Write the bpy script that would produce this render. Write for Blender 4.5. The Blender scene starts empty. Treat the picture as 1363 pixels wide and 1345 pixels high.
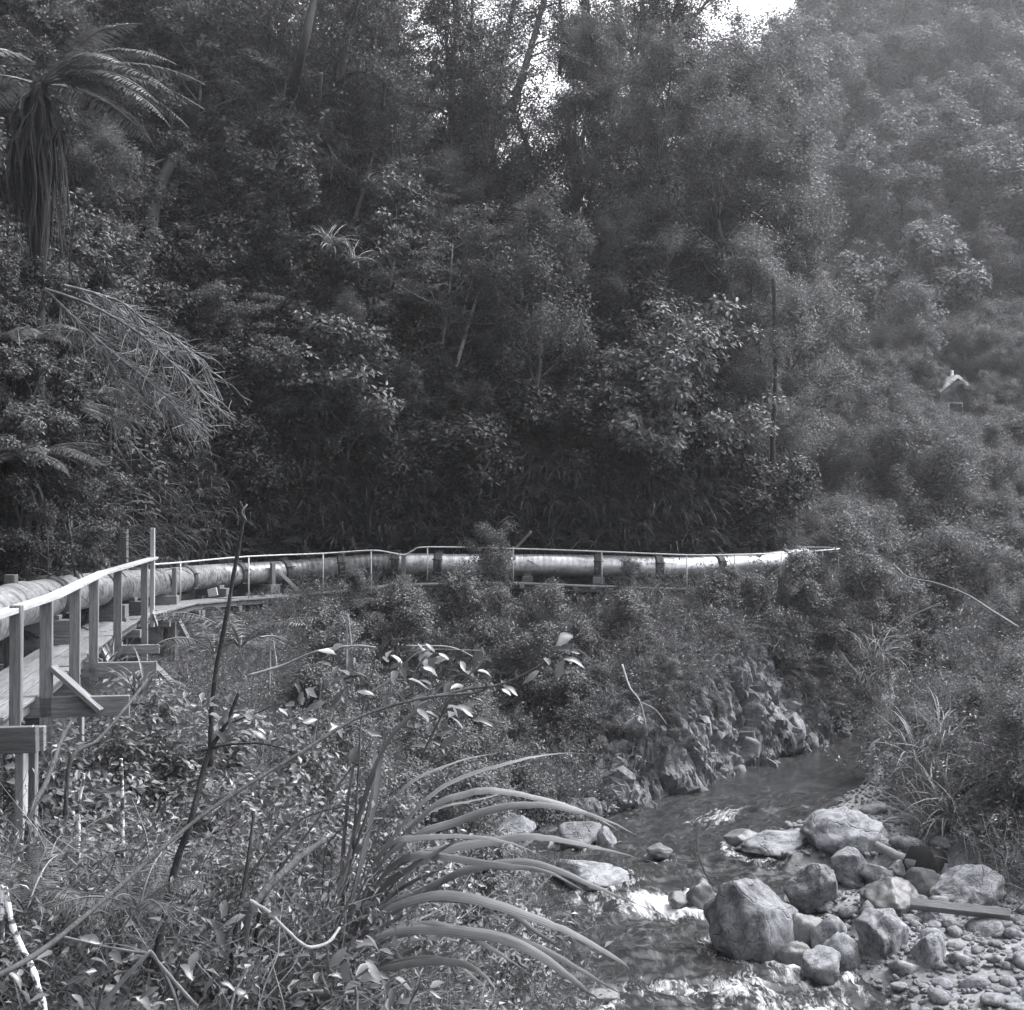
import bpy, math, random
import numpy as np
from mathutils import Vector, Matrix, noise as mnoise

random.seed(7)
RNG = np.random.default_rng(11)
SC = bpy.context.scene
COL = SC.collection

# ------------------------------------------------------------------ camera
CAM_Z = 1.85
PITCH = math.radians(0.9)
FPX = 1750.0                                   # focal length in pixels of the 1363 px wide photograph
cd = bpy.data.cameras.new('camera')
cam = bpy.data.objects.new('camera', cd)
COL.objects.link(cam)
cam.location = (0, 0, CAM_Z)
cam.rotation_euler = (math.radians(90) + PITCH, 0, 0)
cd.sensor_width = 36
cd.lens = 36 * FPX / 1363
cd.clip_start = 0.05
cd.clip_end = 2000
SC.camera = cam

# ------------------------------------------------------------------ sky, sun, exposure
SUN_EL, SUN_AZ = 54, -24                        # degrees; azimuth measured from +x towards -y
w = bpy.data.worlds.new('World')
SC.world = w
w.use_nodes = True
nt = w.node_tree
nt.nodes.clear()
o_ = nt.nodes.new('ShaderNodeOutputWorld')
b_ = nt.nodes.new('ShaderNodeBackground')
b_.inputs['Strength'].default_value = 0.14
s_ = nt.nodes.new('ShaderNodeTexSky')
s_.sky_type = 'NISHITA'
s_.sun_disc = False
s_.sun_elevation = math.radians(SUN_EL)
s_.sun_rotation = math.radians(90 + SUN_AZ)
s_.dust_density = 4.0
s_.air_density = 1.0
bw_ = nt.nodes.new('ShaderNodeRGBToBW')        # black and white film
tint = nt.nodes.new('ShaderNodeCombineColor')
nt.links.new(s_.outputs[0], bw_.inputs[0])
for i_ in range(3):
    m_ = nt.nodes.new('ShaderNodeMath'); m_.operation = 'MULTIPLY'
    m_.inputs[1].default_value = (0.985, 0.99, 1.03)[i_]
    nt.links.new(bw_.outputs[0], m_.inputs[0])
    nt.links.new(m_.outputs[0], tint.inputs[i_])
nt.links.new(tint.outputs[0], b_.inputs['Color'])
nt.links.new(b_.outputs[0], o_.inputs['Surface'])

sl = bpy.data.lights.new('sun', 'SUN')
sl.energy = 1.3
sl.angle = math.radians(22)
sl.color = (1.0, 0.995, 0.98)
sun = bpy.data.objects.new('sun', sl)
COL.objects.link(sun)
el, az = math.radians(SUN_EL), math.radians(SUN_AZ)
sd_ = Vector((math.cos(el) * math.cos(az), -math.cos(el) * math.sin(az), math.sin(el)))
sun.rotation_euler = sd_.to_track_quat('Z', 'Y').to_euler()

vs = SC.view_settings
vs.view_transform = 'Standard'
vs.look = 'None'
vs.gamma = 1.0
vs.use_curve_mapping = False
vs.exposure = 2.0
SC.cycles.max_bounces = 6
SC.cycles.diffuse_bounces = 3
SC.cycles.glossy_bounces = 2
SC.cycles.transmission_bounces = 3
SC.cycles.transparent_max_bounces = 6
SC.cycles.volume_bounces = 1
SC.cycles.use_denoising = True
SC.cycles.denoising_prefilter = 'ACCURATE'
SC.cycles.denoising_input_passes = 'RGB_ALBEDO_NORMAL'
SC.cycles.use_adaptive_sampling = False
SC.render.film_transparent = False

# ------------------------------------------------------------------ helpers
def pix(px, py, d):
    """world point at forward distance d seen at photograph pixel px, py"""
    u = (px - 681.5) / FPX
    v = (672.5 - py) / FPX
    y = math.cos(PITCH) - v * math.sin(PITCH)
    z = math.sin(PITCH) + v * math.cos(PITCH)
    k = d / y
    return Vector((u * k, d, CAM_Z + z * k))

def tag(o, label=None, cat=None, group=None, kind=None):
    if label: o['label'] = label
    if cat: o['category'] = cat
    if group: o['group'] = group
    if kind: o['kind'] = kind
    return o

def empty(name, loc=(0, 0, 0), rz=0.0):
    o = bpy.data.objects.new(name, None)
    COL.objects.link(o)
    o.location = loc
    o.rotation_euler = (0, 0, rz)
    o.empty_display_size = 0.2
    return o

def link(name, me, parent=None, mat=None):
    o = bpy.data.objects.new(name, me)
    COL.objects.link(o)
    if parent is not None: o.parent = parent
    if mat is not None and not me.materials: me.materials.append(mat)
    return o

def nrm(a):
    return a / np.maximum(np.linalg.norm(a, axis=-1, keepdims=True), 1e-9)

def smooth(a, b, x):
    t = np.clip((x - a) / (b - a), 0, 1)
    return t * t * (3 - 2 * t)

class MB:
    """collects vertices and faces, builds one mesh"""
    def __init__(s):
        s.v = []; s.q = []; s.t = []; s.n = 0; s.qm = []; s.tm = []
    def add(s, v, q=None, t=None, m=0):
        v = np.asarray(v, float).reshape(-1, 3)
        if q is not None and len(q):
            q = np.asarray(q, np.int64) + s.n; s.q.append(q); s.qm.append(np.full(len(q), m))
        if t is not None and len(t):
            t = np.asarray(t, np.int64) + s.n; s.t.append(t); s.tm.append(np.full(len(t), m))
        s.v.append(v); s.n += len(v)
    def mesh(s, name, mats, smooth_=True):
        me = bpy.data.meshes.new(name)
        v = np.concatenate(s.v) if s.v else np.zeros((0, 3))
        q = np.concatenate(s.q) if s.q else np.zeros((0, 4), np.int64)
        t = np.concatenate(s.t) if s.t else np.zeros((0, 3), np.int64)
        me.vertices.add(len(v)); me.vertices.foreach_set('co', v.ravel().astype(np.float32))
        nl = len(q) * 4 + len(t) * 3
        me.loops.add(nl)
        me.loops.foreach_set('vertex_index', np.concatenate([q.ravel(), t.ravel()]).astype(np.int32))
        me.polygons.add(len(q) + len(t))
        st = np.concatenate([np.arange(len(q)) * 4, len(q) * 4 + np.arange(len(t)) * 3]).astype(np.int32)
        me.polygons.foreach_set('loop_start', st)
        mi = np.concatenate((s.qm or []) + (s.tm or [])) if (s.qm or s.tm) else np.zeros(0)
        me.polygons.foreach_set('material_index', mi.astype(np.int32))
        me.polygons.foreach_set('use_smooth', np.full(len(q) + len(t), smooth_))
        for m in (mats if isinstance(mats, (list, tuple)) else [mats]): me.materials.append(m)
        me.update(calc_edges=True)
        return me

def catmull(pts, n=8):
    pts = [np.asarray(p, float) for p in pts]
    P = [2 * pts[0] - pts[1]] + pts + [2 * pts[-1] - pts[-2]]
    out = []
    for i in range(1, len(P) - 2):
        a, b, c, d = P[i - 1], P[i], P[i + 1], P[i + 2]
        for k in range(n):
            t = k / n
            out.append(0.5 * (2 * b + (c - a) * t + (2 * a - 5 * b + 4 * c - d) * t * t + (3 * b - a - 3 * c + d) * t ** 3))
    out.append(pts[-1])
    return np.array(out)

def tube(path, rad, sides=6, cap=True):
    path = np.asarray(path, float)
    n = len(path)
    rad = np.broadcast_to(np.asarray(rad, float), (n,))
    T = nrm(np.gradient(path, axis=0))
    ref = np.array([0, 0, 1.0]) if abs(T[0][2]) < 0.9 else np.array([1.0, 0, 0])
    U = np.zeros_like(T)
    u = ref
    for i in range(n):
        u = u - T[i] * np.dot(u, T[i])
        u = u / max(np.linalg.norm(u), 1e-9)
        U[i] = u
    V = np.cross(T, U)
    a = np.arange(sides) * 2 * math.pi / sides
    ring = (U[:, None, :] * np.cos(a)[None, :, None] + V[:, None, :] * np.sin(a)[None, :, None]) * rad[:, None, None]
    v = (path[:, None, :] + ring).reshape(-1, 3)
    i, j = np.meshgrid(np.arange(n - 1), np.arange(sides), indexing='ij')
    j2 = (j + 1) % sides
    q = np.stack([i * sides + j, i * sides + j2, (i + 1) * sides + j2, (i + 1) * sides + j], -1).reshape(-1, 4)
    t = []
    if cap:
        v = np.concatenate([v, path[:1], path[-1:]])
        c0, c1 = n * sides, n * sides + 1
        for k in range(sides):
            k2 = (k + 1) % sides
            t.append((c0, k2, k)); t.append((c1, (n - 1) * sides + k, (n - 1) * sides + k2))
    return v, q, np.array(t).reshape(-1, 3)

def leaves(P, D, N, L, W, fold=0.18, droop=0.0):
    """one folded four-cornered leaf per point"""
    D = nrm(D); S = nrm(np.cross(D, N)); N2 = np.cross(S, D)
    L = np.broadcast_to(L, (len(P),))[:, None]; W = np.broadcast_to(W, (len(P),))[:, None]
    a = P
    b = P + D * L * 0.45 + S * W * 0.5 + N2 * W * fold
    c = P + D * L - N2 * L * droop
    d = P + D * L * 0.45 - S * W * 0.5 + N2 * W * fold
    v = np.stack([a, b, c, d], 1).reshape(-1, 3)
    k = np.arange(len(P))[:, None] * 4
    return v, np.concatenate([k, k + 1, k + 2, k + 3], 1)

def rnd_dir(n, rng):
    return nrm(rng.normal(size=(n, 3)))

# vectorised value noise
def _h(i, j, k, seed):
    n = (i * 374761393 + j * 668265263 + k * 2147483647 + seed * 1274126177) & 0xffffffff
    n = ((n ^ (n >> 13)) * 1274126177) & 0xffffffff
    n = n ^ (n >> 16)
    return (n & 0xffff) / 65535.0
def vnoise(x, y, z=None, seed=0):
    x = np.asarray(x, float); y = np.asarray(y, float)
    z = np.zeros_like(x) if z is None else np.asarray(z, float)
    i, j, k = np.floor(x).astype(np.int64), np.floor(y).astype(np.int64), np.floor(z).astype(np.int64)
    fx, fy, fz = x - i, y - j, z - k
    fx, fy, fz = fx * fx * (3 - 2 * fx), fy * fy * (3 - 2 * fy), fz * fz * (3 - 2 * fz)
    r = 0
    for a in (0, 1):
        for b in (0, 1):
            for c in (0, 1):
                r = r + _h(i + a, j + b, k + c, seed) * (fx if a else 1 - fx) * (fy if b else 1 - fy) * (fz if c else 1 - fz)
    return r * 2 - 1
def fbm(x, y, z=None, o=4, seed=0):
    r = 0; a = 1.0; f = 1.0
    for k in range(o):
        r = r + a * vnoise(x * f, y * f, None if z is None else z * f, seed + k); a *= 0.5; f *= 2.03
    return r

# ------------------------------------------------------------------ materials (black and white film: neutral greys)
def _mat(name):
    m = bpy.data.materials.new(name); m.use_nodes = True
    n = m.node_tree.nodes; n.clear()
    o = n.new('ShaderNodeOutputMaterial')
    p = n.new('ShaderNodeBsdfPrincipled')
    m.node_tree.links.new(p.outputs[0], o.inputs['Surface'])
    return m, m.node_tree, p, o
def grey(v, t=(0.985, 0.995, 1.03)):
    return (v * t[0], v * t[1], v * t[2], 1)
def ramp(nt, fac, stops):
    r = nt.nodes.new('ShaderNodeValToRGB')
    e = r.color_ramp.elements
    while len(e) > 1: e.remove(e[-1])
    e[0].position = stops[0][0]; e[0].color = grey(stops[0][1])
    for p, v in stops[1:]:
        k = e.new(p); k.color = grey(v)
    nt.links.new(fac, r.inputs[0])
    return r.outputs[0]
def noise_node(nt, scale, detail=4, rough=0.6, stretch=None, coord='Object'):
    tc = nt.nodes.new('ShaderNodeTexCoord')
    out = tc.outputs[coord]
    if stretch:
        mp = nt.nodes.new('ShaderNodeMapping'); mp.inputs['Scale'].default_value = stretch
        nt.links.new(out, mp.inputs[0]); out = mp.outputs[0]
    nz = nt.nodes.new('ShaderNodeTexNoise')
    nz.inputs['Scale'].default_value = scale; nz.inputs['Detail'].default_value = detail
    nz.inputs['Roughness'].default_value = rough
    nt.links.new(out, nz.inputs['Vector'])
    return nz.outputs['Fac']
def math_node(nt, op, a, b=None, clamp=False):
    m = nt.nodes.new('ShaderNodeMath'); m.operation = op; m.use_clamp = clamp
    for i, x in enumerate((a, b)):
        if x is None: continue
        if isinstance(x, (int, float)): m.inputs[i].default_value = x
        else: nt.links.new(x, m.inputs[i])
    return m.outputs[0]
def bump(nt, p, h, strength=0.5, dist=0.02):
    b = nt.nodes.new('ShaderNodeBump'); b.inputs['Strength'].default_value = strength; b.inputs['Distance'].default_value = dist
    nt.links.new(h, b.inputs['Height']); nt.links.new(b.outputs[0], p.inputs['Normal'])

def leaf_mat(name, lo, hi, rough=0.42, trans=0.3, spec=0.5, objvar=0.35):
    m, nt, p, o = _mat(name)
    g = nt.nodes.new('ShaderNodeNewGeometry')
    oi = nt.nodes.new('ShaderNodeObjectInfo')
    f = math_node(nt, 'ADD', math_node(nt, 'MULTIPLY', g.outputs['Random Per Island'], 1 - objvar), math_node(nt, 'MULTIPLY', oi.outputs['Random'], objvar))
    c = ramp(nt, f, [(0, lo), (0.75, lo * 0.35 + hi * 0.65), (1, hi)])
    nt.links.new(c, p.inputs['Base Color'])
    p.inputs['Roughness'].default_value = rough
    p.inputs['Specular IOR Level'].default_value = spec
    tr = nt.nodes.new('ShaderNodeBsdfTranslucent'); nt.links.new(c, tr.inputs[0])
    mx = nt.nodes.new('ShaderNodeMixShader'); mx.inputs[0].default_value = trans
    nt.links.new(p.outputs[0], mx.inputs[1]); nt.links.new(tr.outputs[0], mx.inputs[2])
    nt.links.new(mx.outputs[0], o.inputs['Surface'])
    return m
def noise_mat(name, stops, scale, rough=0.8, detail=5, stretch=None, bs=0.5, bd=0.02, spec=0.3, scale2=None):
    m, nt, p, o = _mat(name)
    f = noise_node(nt, scale, detail, 0.62, stretch)
    if scale2:
        f2 = noise_node(nt, scale2, 4, 0.6, stretch)
        f = math_node(nt, 'ADD', math_node(nt, 'MULTIPLY', f, 0.55), math_node(nt, 'MULTIPLY', f2, 0.45))
    oi = nt.nodes.new('ShaderNodeObjectInfo')
    ff = math_node(nt, 'ADD', f, math_node(nt, 'MULTIPLY', math_node(nt, 'SUBTRACT', oi.outputs['Random'], 0.5), 0.12))
    nt.links.new(ramp(nt, ff, stops), p.inputs['Base Color'])
    p.inputs['Roughness'].default_value = rough
    p.inputs['Specular IOR Level'].default_value = spec
    if bs: bump(nt, p, f, bs, bd)
    return m

M = {}
M['leaf_forest'] = leaf_mat('forest_leaf', 0.030, 0.125, 0.5, 0.25, 0.35, objvar=0.45)
M['leaf_pale'] = leaf_mat('pale_leaf', 0.050, 0.150, 0.5, 0.35, objvar=0.45)
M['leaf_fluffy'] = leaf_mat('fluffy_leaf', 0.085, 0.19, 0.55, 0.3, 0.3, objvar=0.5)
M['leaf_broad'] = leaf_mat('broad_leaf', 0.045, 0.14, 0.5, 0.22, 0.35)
M['leaf_hazed'] = leaf_mat('hazed_far_leaf', 0.085, 0.19, 0.6, 0.2, 0.25, objvar=0.6)  # lightened so the leaf colour carries part of the distance haze
M['leaf_bank'] = leaf_mat('bank_leaf', 0.06, 0.18, 0.45, 0.3)
M['leaf_near'] = leaf_mat('near_leaf', 0.06, 0.21, 0.35, 0.25)
M['leaf_gloss'] = leaf_mat('glossy_leaf', 0.06, 0.14, 0.34, 0.2, 0.5)
M['fern'] = leaf_mat('fern_leaf', 0.04, 0.10, 0.5, 0.3)
M['dead'] = leaf_mat('dead_frond', 0.022, 0.08, 0.7, 0.15, 0.2)
M['leaf_shaded'] = leaf_mat('shaded_understorey_leaf', 0.018, 0.055, 0.55, 0.2, 0.3)  # darker version for the undergrowth: shade of the forest gaps painted into the colour
M['grass'] = leaf_mat('dry_grass', 0.11, 0.27, 0.5, 0.3)
M['flax'] = noise_mat('flax_leaf', [(0.3, 0.10), (0.55, 0.16), (0.8, 0.24)], 5, 0.33, 3, None, 0.12, 0.004, 0.5, 90)
def strip_mat(name, lo, hi, rough):
    m, nt, p, o = _mat(name)
    at = nt.nodes.new('ShaderNodeAttribute'); at.attribute_name = 'strip'
    def nz(st, det):
        mp = nt.nodes.new('ShaderNodeMapping'); mp.inputs['Scale'].default_value = st; nt.links.new(at.outputs['Vector'], mp.inputs[0])
        n = nt.nodes.new('ShaderNodeTexNoise'); n.inputs['Scale'].default_value = 1; n.inputs['Detail'].default_value = det; nt.links.new(mp.outputs[0], n.inputs['Vector']); return n.outputs['Fac']
    v = nz((16, 1.2, 1), 3); b = nz((1.5, 7, 1), 4)
    c = ramp(nt, math_node(nt, 'ADD', math_node(nt, 'MULTIPLY', v, 0.6), math_node(nt, 'MULTIPLY', b, 0.4)), [(0.36, lo), (0.5, (lo + hi) / 2), (0.66, hi)])
    sx = nt.nodes.new('ShaderNodeSeparateXYZ'); nt.links.new(at.outputs['Vector'], sx.inputs[0])
    tip = nt.nodes.new('ShaderNodeMapRange'); tip.inputs['From Min'].default_value = 0.82; tip.inputs['From Max'].default_value = 0.97
    nt.links.new(math_node(nt, 'ADD', sx.outputs['Y'], math_node(nt, 'MULTIPLY', math_node(nt, 'SUBTRACT', b, 0.5), 0.3)), tip.inputs['Value'])
    mx = nt.nodes.new('ShaderNodeMix'); mx.data_type = 'RGBA'; nt.links.new(tip.outputs[0], mx.inputs['Factor']); nt.links.new(c, mx.inputs['A']); mx.inputs['B'].default_value = grey(0.05)
    nt.links.new(mx.outputs['Result'], p.inputs['Base Color']); p.inputs['Roughness'].default_value = rough; p.inputs['Specular IOR Level'].default_value = 0.45
    bump(nt, p, v, 0.5, 0.003)
    return m
M['flax'] = strip_mat('veined_flax_leaf', 0.075, 0.17, 0.42)
M['flax_dark'] = noise_mat('dark_flax_leaf', [(0.3, 0.03), (0.7, 0.07)], 8, 0.5, 3, None, 0.1, 0.004, 0.4)
M['bark'] = noise_mat('bark', [(0.3, 0.035), (0.55, 0.08), (0.75, 0.17)], 7, 0.9, 6, (1, 1, 0.3), 0.8, 0.03, 0.1, 40)
M['bark_pale'] = noise_mat('pale_bark', [(0.3, 0.16), (0.6, 0.28), (0.8, 0.42)], 9, 0.85, 5, (1, 1, 0.4), 0.5, 0.02, 0.1, 60)
M['bark_dark'] = noise_mat('dark_bark', [(0.3, 0.018), (0.6, 0.045), (0.8, 0.12)], 30, 0.9, 5, (1, 1, 0.5), 0.8, 0.01, 0.1, 120)
M['twig'] = noise_mat('dry_twig', [(0.3, 0.06), (0.55, 0.15), (0.8, 0.32)], 4, 0.85, 4, None, 0, 0, 0.15)
M['lichen'] = noise_mat('lichen_stick', [(0.40, 0.06), (0.50, 0.12), (0.54, 0.62), (0.9, 0.75)], 22, 0.9, 3, None, 0.3, 0.004, 0.1)
M['wood'] = noise_mat('weathered_timber', [(0.28, 0.07), (0.5, 0.155), (0.72, 0.27)], 3.0, 0.8, 6, (0.5, 9, 9), 0.35, 0.006, 0.2, 12)
M['wood_pale'] = noise_mat('pale_timber', [(0.25, 0.20), (0.5, 0.33), (0.75, 0.46)], 3.0, 0.75, 6, (0.5, 9, 9), 0.3, 0.005, 0.25, 12)
M['wood_dark'] = noise_mat('dark_timber', [(0.25, 0.05), (0.5, 0.10), (0.75, 0.18)], 3.0, 0.85, 6, (0.5, 9, 9), 0.4, 0.006, 0.15, 12)
M['rail'] = noise_mat('galvanised_rail', [(0.3, 0.32), (0.7, 0.5)], 14, 0.5, 3, None, 0, 0, 0.5)
M['drift'] = noise_mat('driftwood', [(0.25, 0.09), (0.5, 0.18), (0.75, 0.30)], 3, 0.85, 6, (0.6, 8, 8), 0.6, 0.02, 0.15, 10)
M['rock'] = noise_mat('river_rock', [(0.25, 0.13), (0.5, 0.235), (0.72, 0.36)], 2.2, 0.8, 8, None, 0.7, 0.04, 0.25, 16)
M['rock_mid'] = noise_mat('weathered_rock', [(0.25, 0.09), (0.5, 0.18), (0.75, 0.31)], 2.2, 0.75, 8, None, 0.8, 0.05, 0.3, 14)
M['rock_dark'] = noise_mat('wet_rock', [(0.25, 0.05), (0.5, 0.10), (0.75, 0.20)], 2.5, 0.4, 8, None, 0.6, 0.04, 0.5, 18)
def cracked(m, scale, depth):
    nt = m.node_tree; p = next(x for x in nt.nodes if x.type == 'BSDF_PRINCIPLED'); b = next(x for x in nt.nodes if x.type == 'BUMP')
    tc = nt.nodes.new('ShaderNodeTexCoord'); wn = nt.nodes.new('ShaderNodeTexNoise'); wn.inputs['Scale'].default_value = 1.7
    nt.links.new(tc.outputs['Object'], wn.inputs['Vector'])
    va = nt.nodes.new('ShaderNodeVectorMath'); va.operation = 'MULTIPLY_ADD'; va.inputs[1].default_value = (0.9, 0.9, 0.9)
    nt.links.new(wn.outputs['Color'], va.inputs[0]); nt.links.new(tc.outputs['Object'], va.inputs[2])
    vo = nt.nodes.new('ShaderNodeTexVoronoi'); vo.feature = 'DISTANCE_TO_EDGE'; vo.inputs['Scale'].default_value = scale
    nt.links.new(va.outputs[0], vo.inputs['Vector'])
    mr = nt.nodes.new('ShaderNodeMapRange'); mr.inputs['From Max'].default_value = 0.035; mr.inputs['To Min'].default_value = 0.0; mr.inputs['To Max'].default_value = 1.0
    nt.links.new(vo.outputs['Distance'], mr.inputs['Value'])
    b2 = nt.nodes.new('ShaderNodeBump'); b2.inputs['Strength'].default_value = depth; b2.inputs['Distance'].default_value = 0.03
    nt.links.new(mr.outputs[0], b2.inputs['Height']); nt.links.new(b.outputs[0], b2.inputs['Normal']); nt.links.new(b2.outputs[0], p.inputs['Normal'])
cracked(M['rock'], 1.3, 0.55); cracked(M['rock_mid'], 1.5, 0.6)
def blotched(m, scale, dark):
    nt = m.node_tree; p = next(x for x in nt.nodes if x.type == 'BSDF_PRINCIPLED'); src = p.inputs['Base Color'].links[0].from_socket
    f = noise_node(nt, scale, 6, 0.7); f2 = noise_node(nt, scale * 7, 4, 0.7)
    c = ramp(nt, math_node(nt, 'ADD', math_node(nt, 'MULTIPLY', f, 0.65), math_node(nt, 'MULTIPLY', f2, 0.35)), [(0.40, dark), (0.50, 0.85), (0.62, 1.0), (0.72, 1.25)])
    mx = nt.nodes.new('ShaderNodeMix'); mx.data_type = 'RGBA'; mx.blend_type = 'MULTIPLY'; mx.inputs['Factor'].default_value = 1
    nt.links.new(src, mx.inputs['A']); nt.links.new(c, mx.inputs['B']); nt.links.new(mx.outputs['Result'], p.inputs['Base Color'])
blotched(M['rock'], 1.1, 0.38); blotched(M['rock_mid'], 0.9, 0.35)
M['moss'] = noise_mat('mossy_rock', [(0.25, 0.05), (0.5, 0.10), (0.75, 0.19)], 3, 0.95, 8, None, 1.0, 0.08, 0.1, 30)
M['white'] = noise_mat('white_paint', [(0.3, 0.72), (0.7, 0.82)], 3, 0.5, 3, None, 0, 0, 0.4)
M['iron_roof'] = noise_mat('iron_roof', [(0.3, 0.25), (0.7, 0.35)], 3, 0.5, 3, None, 0, 0, 0.4)
M['glass'] = noise_mat('window_glass', [(0.3, 0.02), (0.7, 0.04)], 3, 0.08, 2, None, 0, 0, 0.6)

# pipe: dull galvanised steel with stains and streaks
def pipe_mat(name, lo, hi, metal):
    m, nt, p, o = _mat(name)
    a = noise_node(nt, 3.0, 5, 0.65, (0.6, 1.5, 1.5))
    b = noise_node(nt, 9.0, 4, 0.6, (6, 1, 0.6))
    f = math_node(nt, 'ADD', math_node(nt, 'MULTIPLY', a, 0.6), math_node(nt, 'MULTIPLY', b, 0.4))
    nt.links.new(ramp(nt, f, [(0.36, lo * 0.5), (0.43, lo), (0.50, (lo + hi) / 2), (0.62, hi)]), p.inputs['Base Color'])
    p.inputs['Metallic'].default_value = metal
    nt.links.new(math_node(nt, 'ADD', math_node(nt, 'MULTIPLY', f, -0.35), 0.58), p.inputs['Roughness'])
    bump(nt, p, b, 0.15, 0.01)
    return m
M['pipe'] = pipe_mat('galvanised_pipe', 0.13, 0.42, 0.5)
M['pipe_dull'] = pipe_mat('stained_pipe', 0.07, 0.2, 0.3)
M['band'] = noise_mat('rusty_band', [(0.3, 0.02), (0.7, 0.07)], 12, 0.6, 3, None, 0.3, 0.01, 0.4)

M['pipe_shiny'] = pipe_mat('bright_pipe', 0.40, 0.72, 0.85)
# ground
def ground_mat():
    m, nt, p, o = _mat('ground_soil')
    f = noise_node(nt, 1.4, 9, 0.68)
    f2 = noise_node(nt, 14, 5, 0.7)
    ff = math_node(nt, 'ADD', math_node(nt, 'MULTIPLY', f, 0.5), math_node(nt, 'MULTIPLY', f2, 0.5))
    soil = ramp(nt, ff, [(0.3, 0.025), (0.5, 0.055), (0.7, 0.13)])
    stone = ramp(nt, ff, [(0.3, 0.11), (0.5, 0.21), (0.7, 0.36)])
    at = nt.nodes.new('ShaderNodeAttribute'); at.attribute_name = 'stony'
    mx = nt.nodes.new('ShaderNodeMix'); mx.data_type = 'RGBA'
    nt.links.new(at.outputs['Fac'], mx.inputs['Factor'])
    nt.links.new(soil, mx.inputs['A']); nt.links.new(stone, mx.inputs['B'])
    nt.links.new(mx.outputs['Result'], p.inputs['Base Color'])
    p.inputs['Roughness'].default_value = 0.9
    p.inputs['Specular IOR Level'].default_value = 0.2
    bump(nt, p, ff, 0.8, 0.06)
    return m
M['ground'] = ground_mat()

def water_mat():
    m, nt, p, o = _mat('river_water')
    at = nt.nodes.new('ShaderNodeAttribute'); at.attribute_name = 'foam'
    fl = nt.nodes.new('ShaderNodeAttribute'); fl.attribute_name = 'flow'
    def fn(sc, st, det):
        wn = nt.nodes.new('ShaderNodeTexNoise'); wn.inputs['Scale'].default_value = 1.3; nt.links.new(fl.outputs['Vector'], wn.inputs['Vector'])
        va = nt.nodes.new('ShaderNodeVectorMath'); va.operation = 'MULTIPLY_ADD'; va.inputs[1].default_value = (0.5, 0.5, 0.5)
        nt.links.new(wn.outputs['Color'], va.inputs[0]); nt.links.new(fl.outputs['Vector'], va.inputs[2])
        mp = nt.nodes.new('ShaderNodeMapping'); mp.inputs['Scale'].default_value = st; nt.links.new(va.outputs[0], mp.inputs[0])
        nz = nt.nodes.new('ShaderNodeTexNoise'); nz.inputs['Scale'].default_value = sc; nz.inputs['Detail'].default_value = det; nz.inputs['Roughness'].default_value = 0.72
        nt.links.new(mp.outputs[0], nz.inputs['Vector']); return nz.outputs['Fac']
    n1 = fn(3.2, (0.55, 2.2, 1), 7)
    n2 = fn(11.0, (0.6, 1.6, 1), 5)
    nn = math_node(nt, 'ADD', math_node(nt, 'MULTIPLY', n1, 0.6), math_node(nt, 'MULTIPLY', n2, 0.4))
    f = math_node(nt, 'ADD', at.outputs['Fac'], math_node(nt, 'MULTIPLY', math_node(nt, 'SUBTRACT', nn, 0.5), 2.6))
    mr = nt.nodes.new('ShaderNodeMapRange'); mr.inputs['From Min'].default_value = 0.42; mr.inputs['From Max'].default_value = 1.05
    nt.links.new(f, mr.inputs['Value'])
    bed = ramp(nt, nn, [(0.3, 0.012), (0.5, 0.03), (0.62, 0.08), (0.75, 0.15)])
    mx = nt.nodes.new('ShaderNodeMix'); mx.data_type = 'RGBA'
    nt.links.new(mr.outputs[0], mx.inputs['Factor']); nt.links.new(bed, mx.inputs['A'])
    mx.inputs['B'].default_value = grey(0.78)
    nt.links.new(mx.outputs['Result'], p.inputs['Base Color'])
    nt.links.new(math_node(nt, 'ADD', math_node(nt, 'MULTIPLY', mr.outputs[0], 0.6), 0.07), p.inputs['Roughness'])
    p.inputs['IOR'].default_value = 1.33
    bump(nt, p, nn, 0.35, 0.03)
    return m
M['water'] = water_mat()

# ------------------------------------------------------------------ lines of the place
PIPE_PX = [(-60, 838, 14.5), (20, 806, 18), (42, 802, 19.5), (100, 789, 23), (157, 781, 26.5), (229, 773, 32), (275, 768, 34.8),
           (320, 765, 36.3), (365, 762, 37.3), (409, 759, 38), (500, 752, 38.4), (545, 751, 38.4), (611, 752, 38.3), (767, 753, 38.3),
           (900, 756, 38.4), (1000, 751, 39.3), (1050, 746, 40.8), (1068, 743, 43.5), (1066, 741, 46.5)]
PIPE = np.vstack([[(-5.9, 4, 0.6), (-6.0, 10, 0.68)], [tuple(pix(*p)) for p in PIPE_PX], [(10.6, 52, 0.8), (10.5, 59, 0.8), (7, 68, 0.8), (0, 76, 0.8)]])
PIPE_C = catmull(PIPE, 10)
EDGE_PX = [(-120, 1060, 9.0), (-40, 985, 11.5), (20, 949, 13.0), (46, 931, 14.0), (111, 877, 18.3), (170, 833, 24.0), (200, 820, 26.8), (275, 800, 32.0), (327, 797, 34.3),
           (380, 793, 35.8), (440, 789, 36.7), (569, 776, 36.9), (683, 776, 36.9), (801, 781, 36.9), (914, 785, 36.9), (985, 787, 37.3),
           (1060, 787, 38.6), (1105, 784, 40.5)]
EDGE_C = catmull([tuple(pix(*p)) for p in EDGE_PX], 10)
RIVER = np.array([(3.4, -8), (3.2, 4), (3.0, 12), (2.7, 16), (2.7, 19), (2.6, 22.3), (2.4, 25.4), (3.9, 27.9), (6.3, 30.2), (8.3, 33.2), (12.0, 39), (14.6, 47), (19, 58), (28, 78)], float)
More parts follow.
